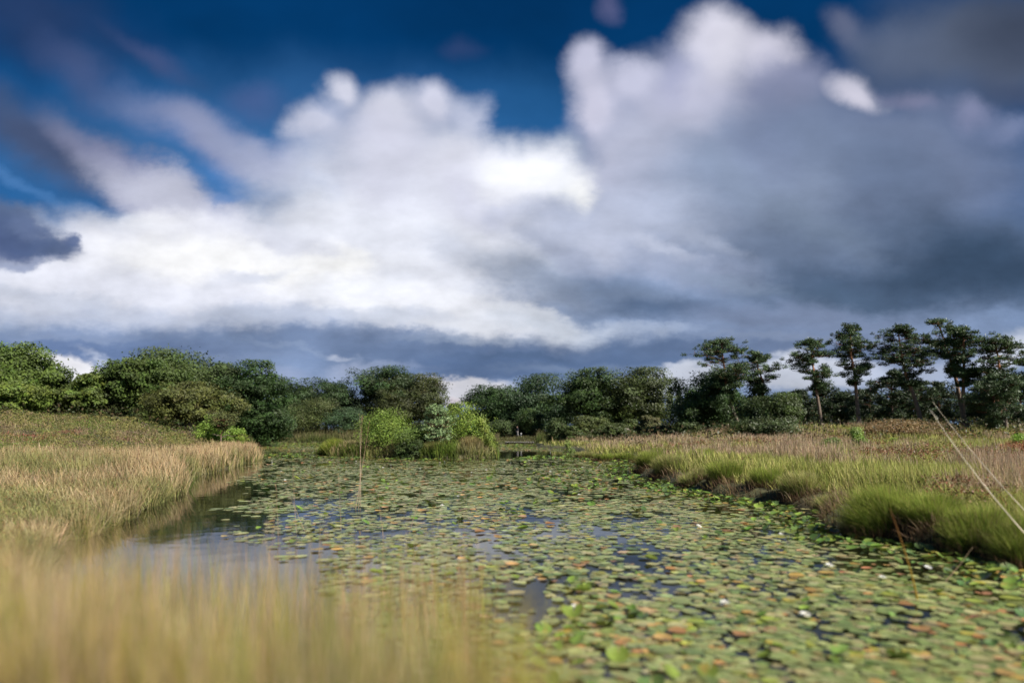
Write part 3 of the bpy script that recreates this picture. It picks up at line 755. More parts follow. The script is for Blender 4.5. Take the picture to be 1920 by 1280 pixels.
# ------------------------------------------------------------------ grass tussocks
def tussock(cx, cy_, r, h, n, lean, cols_t, cols_b, label, group, seed, thatch=True, name='grass_tussock'):
    g = np.random.default_rng(seed)
    a = g.uniform(0, 2 * np.pi, n); r *= .86; h *= .80 if group and 'right bank' in group else 1.0
    rr = r * np.sqrt(g.random(n)) * .62
    bx = np.cos(a) * rr; by = np.sin(a) * rr
    x, y = cx + bx, cy_ + by
    z0 = float(hgt([cx], [cy_])[0])
    zz = np.maximum(hgt(x, y), .02) - z0
    hh = h * g.uniform(.55, 1.1, n) * (1 - .25 * (rr / r) ** 2)
    out = np.stack([np.cos(a), np.sin(a)], 1) * (rr / r)[:, None] * h * .5
    ln = out + g.normal(0, .13 * h, (n, 2)) + np.asarray(lean) * h * g.uniform(.3, 1.1, (n, 1)) * (.4 + .6 * (bx / r + .75)[:, None] * 0 + .3)
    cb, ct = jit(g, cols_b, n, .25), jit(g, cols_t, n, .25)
    dry = g.random((n, 1)) < .10; ct = np.where(dry, jit(g, [(.34, .27, .13)], n), ct)
    e = empty(name, (cx, cy_, z0)); tag(e, label, 'grass tussock', group)
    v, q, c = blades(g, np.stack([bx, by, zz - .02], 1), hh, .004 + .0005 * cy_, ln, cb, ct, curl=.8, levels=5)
    build('blades', v, [q], M_GRASS, e, c)
    if thatch:
        m = n // 4
        a = g.uniform(0, 2 * np.pi, m); rr = r * g.uniform(.6, 1.0, m)
        bx = np.cos(a) * rr; by = np.sin(a) * rr
        zz = np.maximum(hgt(cx + bx, cy_ + by), .02) - z0
        ln = np.stack([np.cos(a), np.sin(a)], 1) * g.uniform(.1, .3, (m, 1)) * h
        v, q, c = blades(g, np.stack([bx, by, zz + .06], 1), h * g.uniform(.15, .38, m), .005 + .0006 * cy_, ln, jit(g, [(.10, .06, .035), (.13, .085, .05)], m), jit(g, [(.20, .13, .075), (.26, .18, .10), (.14, .09, .05)], m), curl=.9, levels=3)
        v[:, 2] -= np.repeat(g.uniform(0, .12, m), 6)
        build('dead_leaves', v, [q], M_GRASS, e, c)
    return e


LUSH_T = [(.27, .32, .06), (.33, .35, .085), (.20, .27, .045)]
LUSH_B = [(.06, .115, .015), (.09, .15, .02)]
DRY_T = [(.34, .33, .11), (.43, .36, .19), (.25, .30, .07)]
GRP = 'grass tussocks along the right bank'
TUS = [  # x px, y px of the base, radius, height, blades, turn of the lean, tip colours, label
    (1650, 990, .62, .70, 4200, (-.65, -.05), LUSH_T, 'largest lush green tussock leaning left over the lily pads'),
    (1745, 1000, .55, .60, 3400, (-.35, -.1), LUSH_T, 'bright green tussock just right of the largest leaning one'),
    (1830, 1020, .5, .55, 3000, (-.3, -.1), LUSH_T, 'green tussock beside the two pale stalks at the water edge'),
    (1925, 1040, .5, .55, 3000, (-.3, -.1), LUSH_T, 'green tussock cut by the right edge, nearest the camera'),
    (1560, 950, .4, .45, 1800, (-.5, 0), DRY_T, 'small dry tussock just left of the largest leaning one'),
    (1500, 932, .55, .60, 2600, (-.35, -.05), DRY_T, 'yellowish tussock with straw at its foot, midway along the right bank'),
    (1440, 922, .55, .62, 2600, (-.3, -.05), LUSH_T, 'green and straw tussock next to the deep bay of lily pads'),
    (1360, 912, .6, .70, 3000, (-.15, -.05), LUSH_T, 'rounded bright green tussock with a dark brown foot'),
    (1300, 905, .55, .50, 1800, (-.3, 0), DRY_T, 'dull low tussock left of the rounded bright green one'),
    (1255, 890, .8, .75, 2600, (-.25, 0), DRY_T, 'broad tussock with pale tips where the bank turns'),
    (1220, 882, .75, .80, 2600, (-.3, 0), LUSH_T, 'tall green tussock on the jutting corner of the bank'),
    (1172, 859, .9, .6, 1700, (-.2, 0), LUSH_T, 'green tussock at the near end of the low spit'),
    (1135, 859, .9, .55, 1700, (-.2, 0), LUSH_T, 'green tussock in the middle of the low spit'),
    (1098, 855, .9, .55, 1600, (-.2, 0), DRY_T, 'yellow green tussock at the tip of the low spit'),
]
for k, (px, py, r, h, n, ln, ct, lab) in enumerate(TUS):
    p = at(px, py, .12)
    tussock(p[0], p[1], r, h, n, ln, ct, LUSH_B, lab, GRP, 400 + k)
# a few inland clumps and the island's own
for k, (px, d, r, h, ct, lab) in enumerate([(1320, 27, .6, .6, LUSH_T, 'bright green clump behind the bank among pink moor grass'),
                                            (1240, 33, .7, .6, LUSH_T, 'small green clump near the corner of the right bank'),
                                            (1480, 40, .8, .6, LUSH_T, 'distant green clump in the meadow before the pines')]):
    p = atd(px, HOR, d)
    tussock(p[0], p[1], r, h, 1500, (-.15, 0), ct, LUSH_B, lab, 'green clumps in the right meadow', 430 + k, False)
for k, (px, d, r, h, n, ct, lab) in enumerate([(622, 44.6, 1.0, .95, 2400, [(.26, .30, .05), (.22, .27, .045)], 'round yellow green sedge tussock at the left end of the island'),
                                               (885, 41.6, .8, 1.1, 1700, [(.36, .26, .15), (.30, .24, .11)], 'tan tufted tussock at the right end of the island'),
                                               (815, 41.4, .8, .8, 1500, [(.20, .22, .06), (.25, .22, .09)], 'green tan tussock below the bluish pine on the island')]):
    p = atd(px, HOR, d)
    tussock(p[0], p[1], r, h, n, (0, 0), ct, [(.09, .14, .025)], lab, 'tussocks on the island', 450 + k, False)


# ------------------------------------------------------------------ trees
def limb(mb, a, b, r0, r1, col, g, wob=.06, n=5, sides=6):
    t = np.linspace(0, 1, n)[:, None]
    p = a + (b - a) * t
    L = np.linalg.norm(b - a)
    p[1:-1] += g.normal(0, wob * L, (n - 2, 3))
    tube(mb, p, r0 + (r1 - r0) * t[:, 0], col, sides)


def broad(name, label, px, top, wpx, d, col, seed, nleaf=9000, leaf=.34, bare=.1, cat='tree', group=None, lobes=12, gap=.0, trunk=(.10, .08, .06), flat=.8, shape=.65, tr=1.0, jag=.0):
    if group == 'trees beyond the heather mound': col = np.asarray(col) * [.98, .93, .85]
    g = np.random.default_rng(seed); nleaf = int(nleaf * 3.6); leaf = leaf * .8; col = np.asarray(col) * [1.65, 1.8, 1.6]; lobes = int(lobes * 1.35)
    p = atd(px, HOR, d); zb = float(hgt([p[0]], [p[1]])[0])
    H = CAM_H - (top - HOR) * d / FPX - zb
    W = wpx * d / FPX * (1.14 if cat == 'tree' else 1.05)
    zl = H * bare
    # lobes of the crown
    u = g.normal(size=(lobes, 3)); u = unit(u) * (g.random((lobes, 1)) ** .4)
    lc = u * [W * .34, W * .34, (H - zl) * .36] + [0, 0, zl + (H - zl) * .5]
    up = np.clip((lc[:, 2] - zl) / (H - zl), 0, 1)
    lc[:, :2] *= (1 - .5 * shape * np.maximum(up - .45, 0) / .55)[:, None]
    lr = g.uniform(.14, .31, lobes) * W
    P, B, K = [], [], []
    col = np.asarray(col, float)
    tot = (lr ** 2).sum()
    for i in range(lobes):
        ncl = max(6, int(26 * (1 - gap)))
        dirs = unit(g.normal(size=(ncl, 3)) + [0, 0, .25])
        cc = lc[i] + dirs * lr[i] * g.uniform(.6, 1.03, (ncl, 1)) * [1, 1, flat]
        m = max(4, int(nleaf * lr[i] ** 2 / tot / ncl))
        ccol = col * (1 + g.normal(0, .15, (ncl, 1))) * (1 + g.normal(0, .05, (ncl, 3)))
        sp = lr[i] * (.22 + jag)
        u2 = unit(g.normal(size=(ncl, m, 3))) * g.random((ncl, m, 1)) ** .4
        q = cc[:, None] + u2 * sp * 1.75 * [1, 1, .6]
        P.append(q.reshape(-1, 3)); B.append(np.repeat(dirs * .8 + [0, 0, .5], m, 0))
        K.append((ccol[:, None] * (1 + g.normal(0, .09, (ncl, m, 1)))).reshape(-1, 3))
        mi = int(m * ncl * .12 * (1 - gap))
        P.append(lc[i] + g.normal(size=(mi, 3)) * lr[i] * .4); B.append(np.tile([0, 0, .3], (mi, 1))); K.append(np.tile(col * .9, (mi, 1)))
    P = np.concatenate(P); B = np.concatenate(B); K = np.clip(np.concatenate(K), .003, .6)
    # scale to the height and width measured
    sx = W * .5 / np.percentile(np.abs(P[:, :2]), 97.5)
    P[:, :2] *= sx; lc[:, :2] *= sx
    z0, z1 = np.percentile(P[:, 2], 1), np.percentile(P[:, 2], 99.4)
    f = (H - zl) / (z1 - z0)
    P[:, 2] = zl + (P[:, 2] - z0) * f; lc[:, 2] = zl + (lc[:, 2] - z0) * f
    kz = (P[:, 2] > .05) & (P[:, 2] < H * 1.012)
    P, B, K = P[kz], B[kz], K[kz]
    e = empty(name, (p[0], p[1], zb - .05)); tag(e, label, cat, group)
    v, q = leaves(g, P, leaf * g.uniform(.6, 1.3, len(P)), B, .55, 2.0)
    build('crown', v, [q], M_LEAF, e, np.repeat(K, 4, 0))
    mb = MB()
    tc = np.asarray(trunk)
    r = max(.03, .026 * H) * tr
    if cat == 'tree':
        topz = zl + (H - zl) * .75
        pts = np.array([[0, 0, -.1], [0, 0, topz * .2], [.02 * H, 0, topz * .5], [0, 0, topz]]) + np.concatenate([np.zeros((1, 3)), g.normal(0, .012 * H, (3, 3))])
        tube(mb, pts, [r * 1.3, r, r * .75, r * .25], tc, 8)
        for i in range(lobes):
            a = pts[1] + (pts[3] - pts[1]) * g.uniform(0, .6)
            limb(mb, a, lc[i], r * .45, r * .08, tc, g)
        build('trunk', np.concatenate(mb.v), [np.concatenate(x) for x in mb.f.values()], M_BARK, e, np.concatenate(mb.c), True)
    else:
        for i in range(lobes):
            a = g.normal(0, .05 * W, 3) * [1, 1, 0] + [0, 0, -.05]
            limb(mb, a, lc[i] + [0, 0, lr[i] * .5], r * .5, r * .12, tc, g)
        build('stems', np.concatenate(mb.v), [np.concatenate(x) for x in mb.f.values()], M_BARK, e, np.concatenate(mb.c), True)
    return e


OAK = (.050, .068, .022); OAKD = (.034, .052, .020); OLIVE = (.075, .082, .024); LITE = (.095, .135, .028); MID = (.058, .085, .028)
GL, GF, GR_ = 'trees beyond the heather mound', 'trees on the far shore', 'shrubs along the far shore'
# left side
broad('oak_tree', 'big light green oak cut by the left edge of the view', 12, 641, 165, 62, (.066, .095, .026), 1, 14000, .34, .05, group=GL)
broad('oak_tree', 'low yellow green young oak before the big one on the left', 20, 712, 110, 55, (.085, .112, .028), 2, 5000, .28, .05, group=GL, flat=.55, lobes=9)
broad('oak_tree', 'middling olive green tree between the left oak and the slim one', 108, 704, 110, 66, (.064, .088, .026), 3, 9000, .34, .04, group=GL)
broad('oak_tree', 'slim tree with a visible thin trunk in the left gap', 166, 700, 66, 64, (.074, .10, .026), 4, 5500, .3, .16, group=GL)
broad('oak_tree', 'grey green tree just right of the slim one', 198, 700, 62, 72, (.055, .07, .032), 5, 5500, .34, .06, group=GL)
broad('oak_tree', 'wide layered oak sweeping to the ground on the left of the great clump', 268, 676, 130, 66, (.058, .082, .026), 6, 12000, .34, .03, group=GL, flat=.6)
broad('oak_tree', 'tallest oak at the heart of the great clump', 352, 655, 190, 74, (.052, .072, .024), 7, 16000, .36, .08, group=GL, lobes=18, shape=.5)
broad('oak_tree', 'brownish oak with its grey trunk showing, before the great clump', 358, 716, 128, 60, (.072, .076, .028), 8, 8000, .28, .3, group=GL, lobes=10, flat=.6, trunk=(.34, .28, .21), tr=1.3)
broad('oak_tree', 'dark oak filling the right shoulder of the great clump', 428, 682, 110, 76, OAKD, 9, 9000, .36, .05, group=GL, shape=.4)
broad('oak_tree', 'smooth domed dark green oak at the right end of the great clump', 484, 676, 104, 74, (.032, .056, .022), 10, 12000, .32, .03, group=GL, shape=.35, lobes=16, flat=.95)
# centre; cloud shadow over these crowns is put into their darker leaf colours
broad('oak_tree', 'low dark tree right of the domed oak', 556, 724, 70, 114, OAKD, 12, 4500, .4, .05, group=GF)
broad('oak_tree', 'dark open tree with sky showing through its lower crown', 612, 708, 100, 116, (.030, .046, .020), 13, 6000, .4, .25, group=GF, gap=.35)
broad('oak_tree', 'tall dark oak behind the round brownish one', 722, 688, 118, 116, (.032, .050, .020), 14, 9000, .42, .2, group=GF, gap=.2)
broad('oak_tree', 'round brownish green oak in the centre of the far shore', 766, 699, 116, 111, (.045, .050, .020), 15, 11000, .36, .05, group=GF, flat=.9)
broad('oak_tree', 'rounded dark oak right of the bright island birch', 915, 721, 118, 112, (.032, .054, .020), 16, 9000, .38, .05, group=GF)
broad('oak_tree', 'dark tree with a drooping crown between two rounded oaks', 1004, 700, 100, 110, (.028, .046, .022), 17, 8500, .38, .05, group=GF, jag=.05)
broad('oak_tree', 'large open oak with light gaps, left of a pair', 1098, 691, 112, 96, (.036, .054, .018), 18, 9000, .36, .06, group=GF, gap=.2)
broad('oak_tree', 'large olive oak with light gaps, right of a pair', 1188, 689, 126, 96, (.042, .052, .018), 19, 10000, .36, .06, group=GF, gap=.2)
# shrubs of the far shore
sh = 'shrub'
for k, (px, top, w, d, c, lab) in enumerate([
    (500, 778, 62, 108, (.058, .074, .024), 'low dark green shrub under the domed oak'),
    (540, 758, 70, 109, (.050, .066, .024), 'bushy green shrub second along the far shore'),
    (592, 744, 92, 107, (.062, .070, .026), 'tall feathery olive birch shrub on the far shore'),
    (642, 762, 76, 108, (.042, .066, .034), 'bluish green pine shrub left of the three dry stalks'),
    (690, 775, 60, 109, (.044, .060, .024), 'dark shrub half hidden behind the round island willow'),
    (945, 786, 52, 101, (.050, .066, .026), 'small rounded shrub right of the island'),
    (978, 790, 40, 104, (.042, .056, .022), 'low dark shrub behind the walker'),
    (998, 765, 46, 100, (.060, .085, .030), 'pointed birch shrub above the jetty'),
    (1047, 783, 44, 76, (.058, .074, .030), 'pale upright shrub right of the pointed birch'),
    (1075, 798, 50, 74, (.060, .075, .026), 'low shrub at the back of the meadow'),
    (1105, 778, 58, 76, (.066, .076, .026), 'taller olive shrub before the pair of large oaks'),
    (1150, 792, 56, 72, (.056, .068, .024), 'spreading shrub under the pair of large oaks'),
    (1180, 785, 36, 74, (.062, .074, .026), 'narrow upright shrub under the right large oak'),
    (1212, 778, 36, 72, (.085, .080, .040), 'pale brownish narrow shrub near the spruces'),
    (1250, 796, 70, 66, (.050, .062, .022), 'dark low shrub before the spruces'),
    (1300, 790, 60, 62, (.048, .062, .024), 'dark low shrub left of the first pine'),
]):
    broad('shrub', lab, px, top, w, d, c, 50 + k, 2600, .26, .02, sh, GR_, lobes=8, jag=.05, trunk=(.12, .10, .07))
# bright small tree and bush at the end of the left rushes
broad('birch_shrub', 'bright yellow green bush at the end of the left rushes', 405, 776, 66, 46, (.12, .165, .032), 80, 2300, .16, .06, sh, 'bushes by the left rushes', lobes=7, jag=.05)
broad('birch_shrub', 'low yellow green sprig at the foot of the dark oaks', 440, 806, 40, 48, (.14, .17, .03), 81, 700, .16, .0, sh, 'bushes by the left rushes', lobes=4)
# the island
GI = 'bushes on the island'
broad('willow_shrub', 'round yellow green willow bush on the island', 722, 763, 86, 43.6, (.125, .165, .035), 82, 3000, .13, .03, sh, GI, lobes=16, jag=.2, gap=.3, shape=.9, trunk=(.16, .12, .08))
broad('willow_shrub', 'low dull green bush in the middle of the island', 782, 795, 74, 42.6, (.09, .12, .03), 83, 2600, .14, .0, sh, GI, lobes=9, jag=.1)
broad('birch_shrub', 'brightest tall yellow green birch bush on the island', 872, 752, 84, 43, (.15, .19, .04), 84, 2800, .13, .03, sh, GI, lobes=18, jag=.24, gap=.3, shape=1.5, trunk=(.16, .12, .08))
broad('birch_shrub', 'thin straggly sapling at the right end of the island', 912, 782, 30, 42, (.15, .17, .04), 85, 1100, .12, .05, sh, GI, lobes=6, jag=.1)
broad('willow_shrub', 'dark bush at the water edge of the island', 768, 822, 44, 41.3, (.04, .055, .018), 86, 1800, .12, .0, sh, GI, lobes=6)
# saplings and bushes in the meadow
GM = 'saplings in the right meadow'
broad('birch_shrub', 'upright pale green sapling in the meadow before the second pine', 1608, 798, 34, 33, (.13, .17, .045), 90, 900, .09, .02, sh, GM, lobes=6, jag=.08)
broad('birch_shrub', 'sparse sapling left of the upright pale green one', 1562, 818, 40, 31, (.11, .14, .04), 91, 500, .09, .02, sh, GM, lobes=5, jag=.1)
broad('birch_shrub', 'small yellow green sapling below the leaning pine', 1678, 818, 30, 36, (.17, .20, .04), 92, 450, .09, .02, sh, GM, lobes=5, jag=.1)
broad('birch_shrub', 'bright green sapling at the right edge', 1915, 810, 34, 30, (.15, .22, .04), 93, 700, .09, .02, sh, GM, lobes=5, jag=.1)
broad('birch_shrub', 'slim sapling on the meadow edge near the spit', 1068, 822, 18, 50, (.13, .16, .05), 94, 300, .12, .02, sh, GM, lobes=4, jag=.1)
GB = 'brown bracken stands'
broad('bracken_stand', 'tall brown bracken under the third and fourth pines', 1672, 784, 120, 52, (.17, .105, .055), 95, 3600, .13, .0, 'bracken', GB, lobes=14, flat=.8, jag=.25, gap=.3, shape=1.5)
broad('bracken_stand', 'low brown bracken left of the leaning pine', 1765, 808, 60, 50, (.14, .09, .045), 96, 1800, .13, .0, 'bracken', GB, lobes=8, flat=.6)
broad('bracken_stand', 'rust red bracken clump at the right edge', 1925, 822, 90, 26, (.22, .10, .055), 97, 1800, .09, .0, 'bracken', GB, lobes=9, flat=.5)
broad('bracken_stand', 'small rust red bracken clump lower at the right edge', 1905, 866, 60, 20, (.22, .095, .055), 98, 900, .08, .0, 'bracken', GB, lobes=6, flat=.5)
broad('birch_tree', 'olive birch with small hanging leaves before the slim pine', 1424, 742, 60, 55, (.044, .060, .022), 99, 4500, .2, .05, 'tree', 'trees among the pines', lobes=10, jag=.16, gap=.25, shape=1.3, trunk=(.22, .20, .17), tr=.6)
broad('birch_tree', 'second olive birch just left of the flat layered pine', 1470, 734, 58, 54, (.048, .064, .022), 104, 4500, .2, .05, 'tree', 'trees among the pines', lobes=10, jag=.16, gap=.25, shape=1.6, trunk=(.22, .20, .17), tr=.6)
broad('birch_shrub', 'low dark bush at the foot of the two olive birches', 1446, 778, 112, 53, (.042, .056, .022), 105, 4000, .2, .0, sh, GR_, lobes=12, jag=.12, gap=.2)
broad('birch_tree', 'dark leafy tree beneath the first pine', 1328, 694, 100, 64, (.038, .060, .022), 100, 8000, .24, .03, 'tree', 'trees among the pines', lobes=11)
broad('birch_tree', 'dim tree filling the space below the second pine', 1398, 726, 84, 66, (.036, .052, .020), 101, 4000, .24, .03, 'tree', 'trees among the pines', lobes=8)


def pine(label, pts, top, wpx, d, seed, bare=.45, npad=46, col=(.048, .078, .030), group='tall pines on the right', padsize=1.0, name='pine_tree', dens=120, nsz=1.0, lean_pads=0.):
    """pts: photo points of the trunk from foot to leader"""
    g = np.random.default_rng(seed)
    f = atd(pts[0][0], HOR, d); zb = float(hgt([f[0]], [f[1]])[0])
    T = np.array([[(p[0] - pts[0][0]) * d / FPX, 0, CAM_H - (p[1] - HOR) * d / FPX - zb] for p in pts]); T[0, 2] = -.1
    T[1:-1, 1] += g.normal(0, .15, len(T) - 2)
    H = T[-1, 2]; W = wpx * d / FPX * .98
    e = empty(name, (f[0], f[1], zb - .03)); tag(e, label, 'tree', group)
    t = np.linspace(0, 1, 12)
    s = np.concatenate([[0], np.cumsum(np.linalg.norm(np.diff(T, axis=0), axis=1))]); s /= s[-1]
    tr = np.stack([np.interp(t, s, T[:, k]) for k in range(3)], 1)
    low, high = np.array((.15, .115, .09)), np.array((.36, .165, .085))
    kk = sstep(.3, .62, t)[:, None]
    mb = MB()
    tube(mb, tr, .021 * H * (1 - .85 * t) + .02, low * (1 - kk) + high * kk, 8)
    P, B, K = [], [], []

    def pad(c, a, b):
        m = int(1.55 * dens * (a / .7) ** 1.4)
        u = g.normal(size=(m, 3)); u = unit(u) * g.random((m, 1)) ** .45
        q = c + u * [a, a, b] + np.array([0, 0, 1]) * (np.abs(u[:, 2:3]) * .1)
        P.append(q); B.append(np.tile([0, 0, .5], (m, 1)) + u * .6)
        K.append(np.asarray(col) * 1.3 * (1 + g.normal(0, .15)) * (1 + g.normal(0, .18, (m, 1))) * (1 + g.normal(0, .04, (m, 3))))
    for i in range(npad):
        hh = bare + (1 - bare) * np.clip((math.floor(g.random() ** .85 * 8) + .6) / 8 + g.normal(0, .03), 0, 1)
        a = np.array([np.interp(hh, t, tr[:, k]) for k in range(3)])
        rel = (hh - bare) / (1 - bare)
        az = g.uniform(0, 2 * np.pi)
        reach = W * .5 * (math.sin(math.pi * min(1, .22 + .78 * (1 - rel) ** .75)) ** .7) * g.uniform(.55, 1.1)
        reach *= 1 - .62 * float(sstep(.55, 1.0, rel))
        b = a + np.array([math.cos(az) * reach + lean_pads * reach, math.sin(az) * reach, reach * g.uniform(.0, .35)])
        limb(mb, a, b, .05 * (1 - .5 * rel), .015, high * .4, g, .05, 5, 5)
        for j in range(5):
            u = g.uniform(.45, 1.04)
            base_ = a + (b - a) * min(u, 1)
            c = base_ + g.normal(size=3) * [.28, .28, .12] * (reach * .5 + .5) + [0, 0, .15]
            limb(mb, base_, c, .018, .006, high * .3, g, .05, 3, 4)
            sz = padsize * g.uniform(.26, .58) * (1 - .3 * rel)
            pad(c, sz, sz * .55)
    pad(tr[-1] - [0, 0, .35], .38 * padsize, .4)
    # bare dead limbs on the lower trunk
    for i in range(4):
        hh = g.uniform(min(.22, bare * .5), bare); a = np.array([np.interp(hh, t, tr[:, k]) for k in range(3)]); az = g.uniform(0, 2 * np.pi); L = g.uniform(.5, 1.6)
        limb(mb, a, a + np.array([math.cos(az) * L, math.sin(az) * L, L * g.uniform(-.1, .5)]), .03, .008, low, g, .08, 5, 5)
    build('trunk', np.concatenate(mb.v), [np.concatenate(x) for x in mb.f.values()], M_BARK, e, np.concatenate(mb.c), True)
    P = np.concatenate(P); B = np.concatenate(B); K = np.clip(np.concatenate(K), .004, .4)
    v, q = leaves(g, P, g.uniform(.14, .28, len(P)) * nsz, B, .24, .7)
    build('crown', v, [q], M_NEEDLE, e, np.repeat(K, 4, 0))
    return e


pine('broad topped pine standing left of the other tall pines', [(1392, 818), (1378, 775), (1362, 735), (1356, 690), (1352, 643)], 642, 128, 62, 201, .38, 60)
pine('slim pine rising out of the olive birch', [(1432, 818), (1432, 760), (1430, 715), (1420, 690), (1418, 664)], 664, 84, 64, 202, .42, 34)
pine('pine with a flat layered crown and thin trunk, after the sky gap', [(1541, 806), (1536, 770), (1528, 715), (1525, 680), (1520, 640)], 640, 96, 62, 203, .42, 40)
pine('pointed pine with an orange upper trunk', [(1612, 800), (1608, 750), (1603, 700), (1598, 660), (1594, 615)], 615, 98, 62, 204, .40, 44)
pine('leaning dark pine with a dense one sided crown', [(1731, 804), (1716, 750), (1702, 700), (1692, 660), (1684, 616)], 616, 124, 60, 205, .40, 60, (.036, .060, .024))
pine('pine with a lone high tuft above its neighbours', [(1812, 808), (1804, 760), (1790, 700), (1778, 650), (1758, 603)], 603, 84, 60, 206, .5, 30)
pine('pine with twin forked limbs left of the last one', [(1815, 808), (1806, 770), (1803, 720), (1808, 670), (1806, 617)], 617, 100, 58, 207, .42, 46)
pine('last tall pine with wide layers near the right edge', [(1888, 810), (1880, 760), (1872, 710), (1868, 670), (1866, 638)], 638, 128, 56, 208, .3, 60, (.052, .082, .032))
pine('pine mostly beyond the right edge of the view', [(1955, 812), (1952, 760), (1950, 700), (1948, 672)], 672, 120, 56, 209, .15, 50, (.052, .082, .034))
pine('bushy low pine with sweeping branches under the last tall pine', [(1862, 812), (1860, 780), (1862, 735), (1865, 705)], 705, 110, 53, 210, .08, 46, (.052, .080, .034))
GW = 'low dark pines behind the tall ones'
for k, (px, top, w, d, lab) in enumerate([
    (1500, 738, 70, 88, 'low dark pine closing the gap left of the flat layered pine'), (1545, 728, 80, 92, 'dark background pine behind the flat layered pine'),
    (1580, 742, 70, 84, 'short dark pine between the flat layered and pointed pines'), (1632, 726, 84, 90, 'dark background pine right of the pointed pine'),
    (1672, 700, 90, 80, 'taller dark pine left of the leaning trunk'), (1722, 716, 90, 84, 'dark pine right behind the leaning trunk'),
    (1762, 722, 80, 88, 'dark pine behind the lone high tuft'), (1842, 730, 90, 86, 'dark pine between the last two tall trunks'),
    (1910, 712, 100, 82, 'dark pine behind the right edge')]):
    pine(lab, [(px, 812), (px + 2, 780), (px, (top + 790) / 2), (px, top)], top, w, d, 230 + k, .12, 42, (.030, .046, .020), GW, 1.5, dens=50, nsz=1.6)
# small twisted pine by the left rushes and the bluish pine on the island
pine('small crooked pine with a bent reddish trunk by the left rushes', [(414, 826), (416, 812), (424, 800), (420, 790), (428, 783)], 783, 62, 44, 250, .55, 16, (.075, .085, .03), 'small pines by the water', .7, dens=120, nsz=.7)
pine('bluish young pine bush between two yellow green island bushes', [(822, 846), (821, 820), (822, 795), (820, 766)], 766, 66, 42, 251, .05, 46, (.165, .235, .105), 'small pines by the water', .6, dens=110, nsz=.75)


def spruce(label, px, top, wpx, d, seed):
    g = np.random.default_rng(seed)
    f = atd(px, HOR, d); zb = float(hgt([f[0]], [f[1]])[0]); H = CAM_H - (top - HOR) * d / FPX - zb; W = wpx * d / FPX
    e = empty('spruce_tree', (f[0], f[1], zb)); tag(e, label, 'tree', 'spruces on the far shore')
    mb = MB(); tube(mb, [[0, 0, -.1], [0, 0, H * .5], [0, 0, H * .97]], [.12, .07, .01], (.08, .06, .045), 6); mb.build('trunk', M_BARK, e)
    n = 3200
    t = g.random(n) ** .8; az = g.uniform(0, 2 * np.pi, n)
    lay = (1 - t) ** .8 * (.65 + .35 * np.abs(np.sin(t * 28 + az * .6)))
    r = W * .5 * lay * np.sqrt(g.random(n))
    P = np.stack([np.cos(az) * r, np.sin(az) * r, t * H * .99 - r * .15 + .15], 1)
    v, q = leaves(g, P, g.uniform(.25, .5, n), np.stack([np.cos(az), np.sin(az), np.full(n, .3)], 1), .3, .8)
    build('crown', v, [q], M_NEEDLE, e, np.repeat(np.clip(jit(g, [(.026, .042, .024), (.032, .048, .026)], n), .004, .3), 4, 0))


for k, (px, top, w, d, lab) in enumerate([(1238, 742, 40, 112, 'dark spruce tucked against the large olive oak'), (1256, 730, 40, 112, 'pointed spruce with a clean tip'), (1273, 722, 40, 114, 'tallest pointed spruce of the row'),
                                          (1288, 738, 40, 110, 'spruce next to the leafy tree under the first pine'), (1304, 745, 40, 112, 'spruce half hidden by the leafy tree')]):
    spruce(lab, px, top, w, d, 270 + k)
# distant trees closing the horizon
GD = 'distant trees beyond the clearing'
for k, (px, top, w, lab) in enumerate([(60, 742, 130, 'distant tree behind the left oaks'), (150, 735, 110, 'distant tree behind the slim oak'), (235, 740, 110, 'distant tree behind the layered oak'), (330, 735, 120, 'distant tree behind the tallest oak'),
                                       (520, 748, 90, 'distant tree behind the domed oak'), (575, 742, 80, 'distant tree behind the open tree'), (660, 746, 80, 'distant tree in the gap beside the tall oak'), (820, 768, 70, 'distant low tree right of the round oak'),
                                       (850, 756, 36, 'tiny distant tree in the bright gap'), (960, 745, 80, 'distant tree between the rounded and drooping trees'), (1050, 742, 90, 'distant tree between the drooping and large oaks'), (1145, 740, 90, 'distant tree behind the pair of oaks'),
                                       (1330, 748, 90, 'distant tree behind the first pine'), (1420, 752, 90, 'distant tree behind the olive birch'), (1495, 756, 90, 'distant tree in the gap before the layered pine'), (1600, 744, 110, 'distant tree behind the pointed pine'),
                                       (1700, 738, 110, 'distant tree behind the leaning pine'), (1800, 736, 120, 'distant tree behind the forked pine'), (1900, 732, 120, 'distant tree at the right edge')]):
    broad('distant_tree', lab, px, top, w, 128 + (k % 3) * 4, (.032, .046, .022), 300 + k, 2800, .5, .02, 'tree', GD, lobes=9)

# ------------------------------------------------------------------ lily pads
rng = np.random.default_rng(77)


def pad_shape(g, sides=14, r=1.0, cup=.0, tilt=0., fold=0.):
    th = np.linspace(.16, 2 * np.pi - .16, sides)
    rr = r * (1 + .09 * np.sin(th * 2 + g.uniform(0, 6)) + .06 * np.sin(th * 3 + g.uniform(0, 6)) + .03 * g.normal(size=sides))
    x, y = np.cos(th) * rr, np.sin(th) * rr * .92
    z = cup * (rr ** 2) + fold * np.abs(y) * 1.0 + .012 * np.sin(th * 5 + g.uniform(0, 6))
    v = np.vstack([[[.12, 0, 0]], np.stack([x, y, z], 1)])
    mid = np.stack([x * .55 + .05, y * .55, z * .35], 1)
    v = np.vstack([v, mid])
    if tilt:
        c, s = math.cos(tilt), math.sin(tilt)
        v = np.stack([v[:, 0] * c - v[:, 2] * s, v[:, 1], v[:, 0] * s + v[:, 2] * c], 1)
    n = sides
    tri = [[0, 1 + n + i, 2 + n + i] for i in range(n - 1)]
    quad = [[1 + n + i, 1 + i, 2 + i, 2 + n + i] for i in range(n - 1)]
    return v, np.array(tri), np.array(quad)


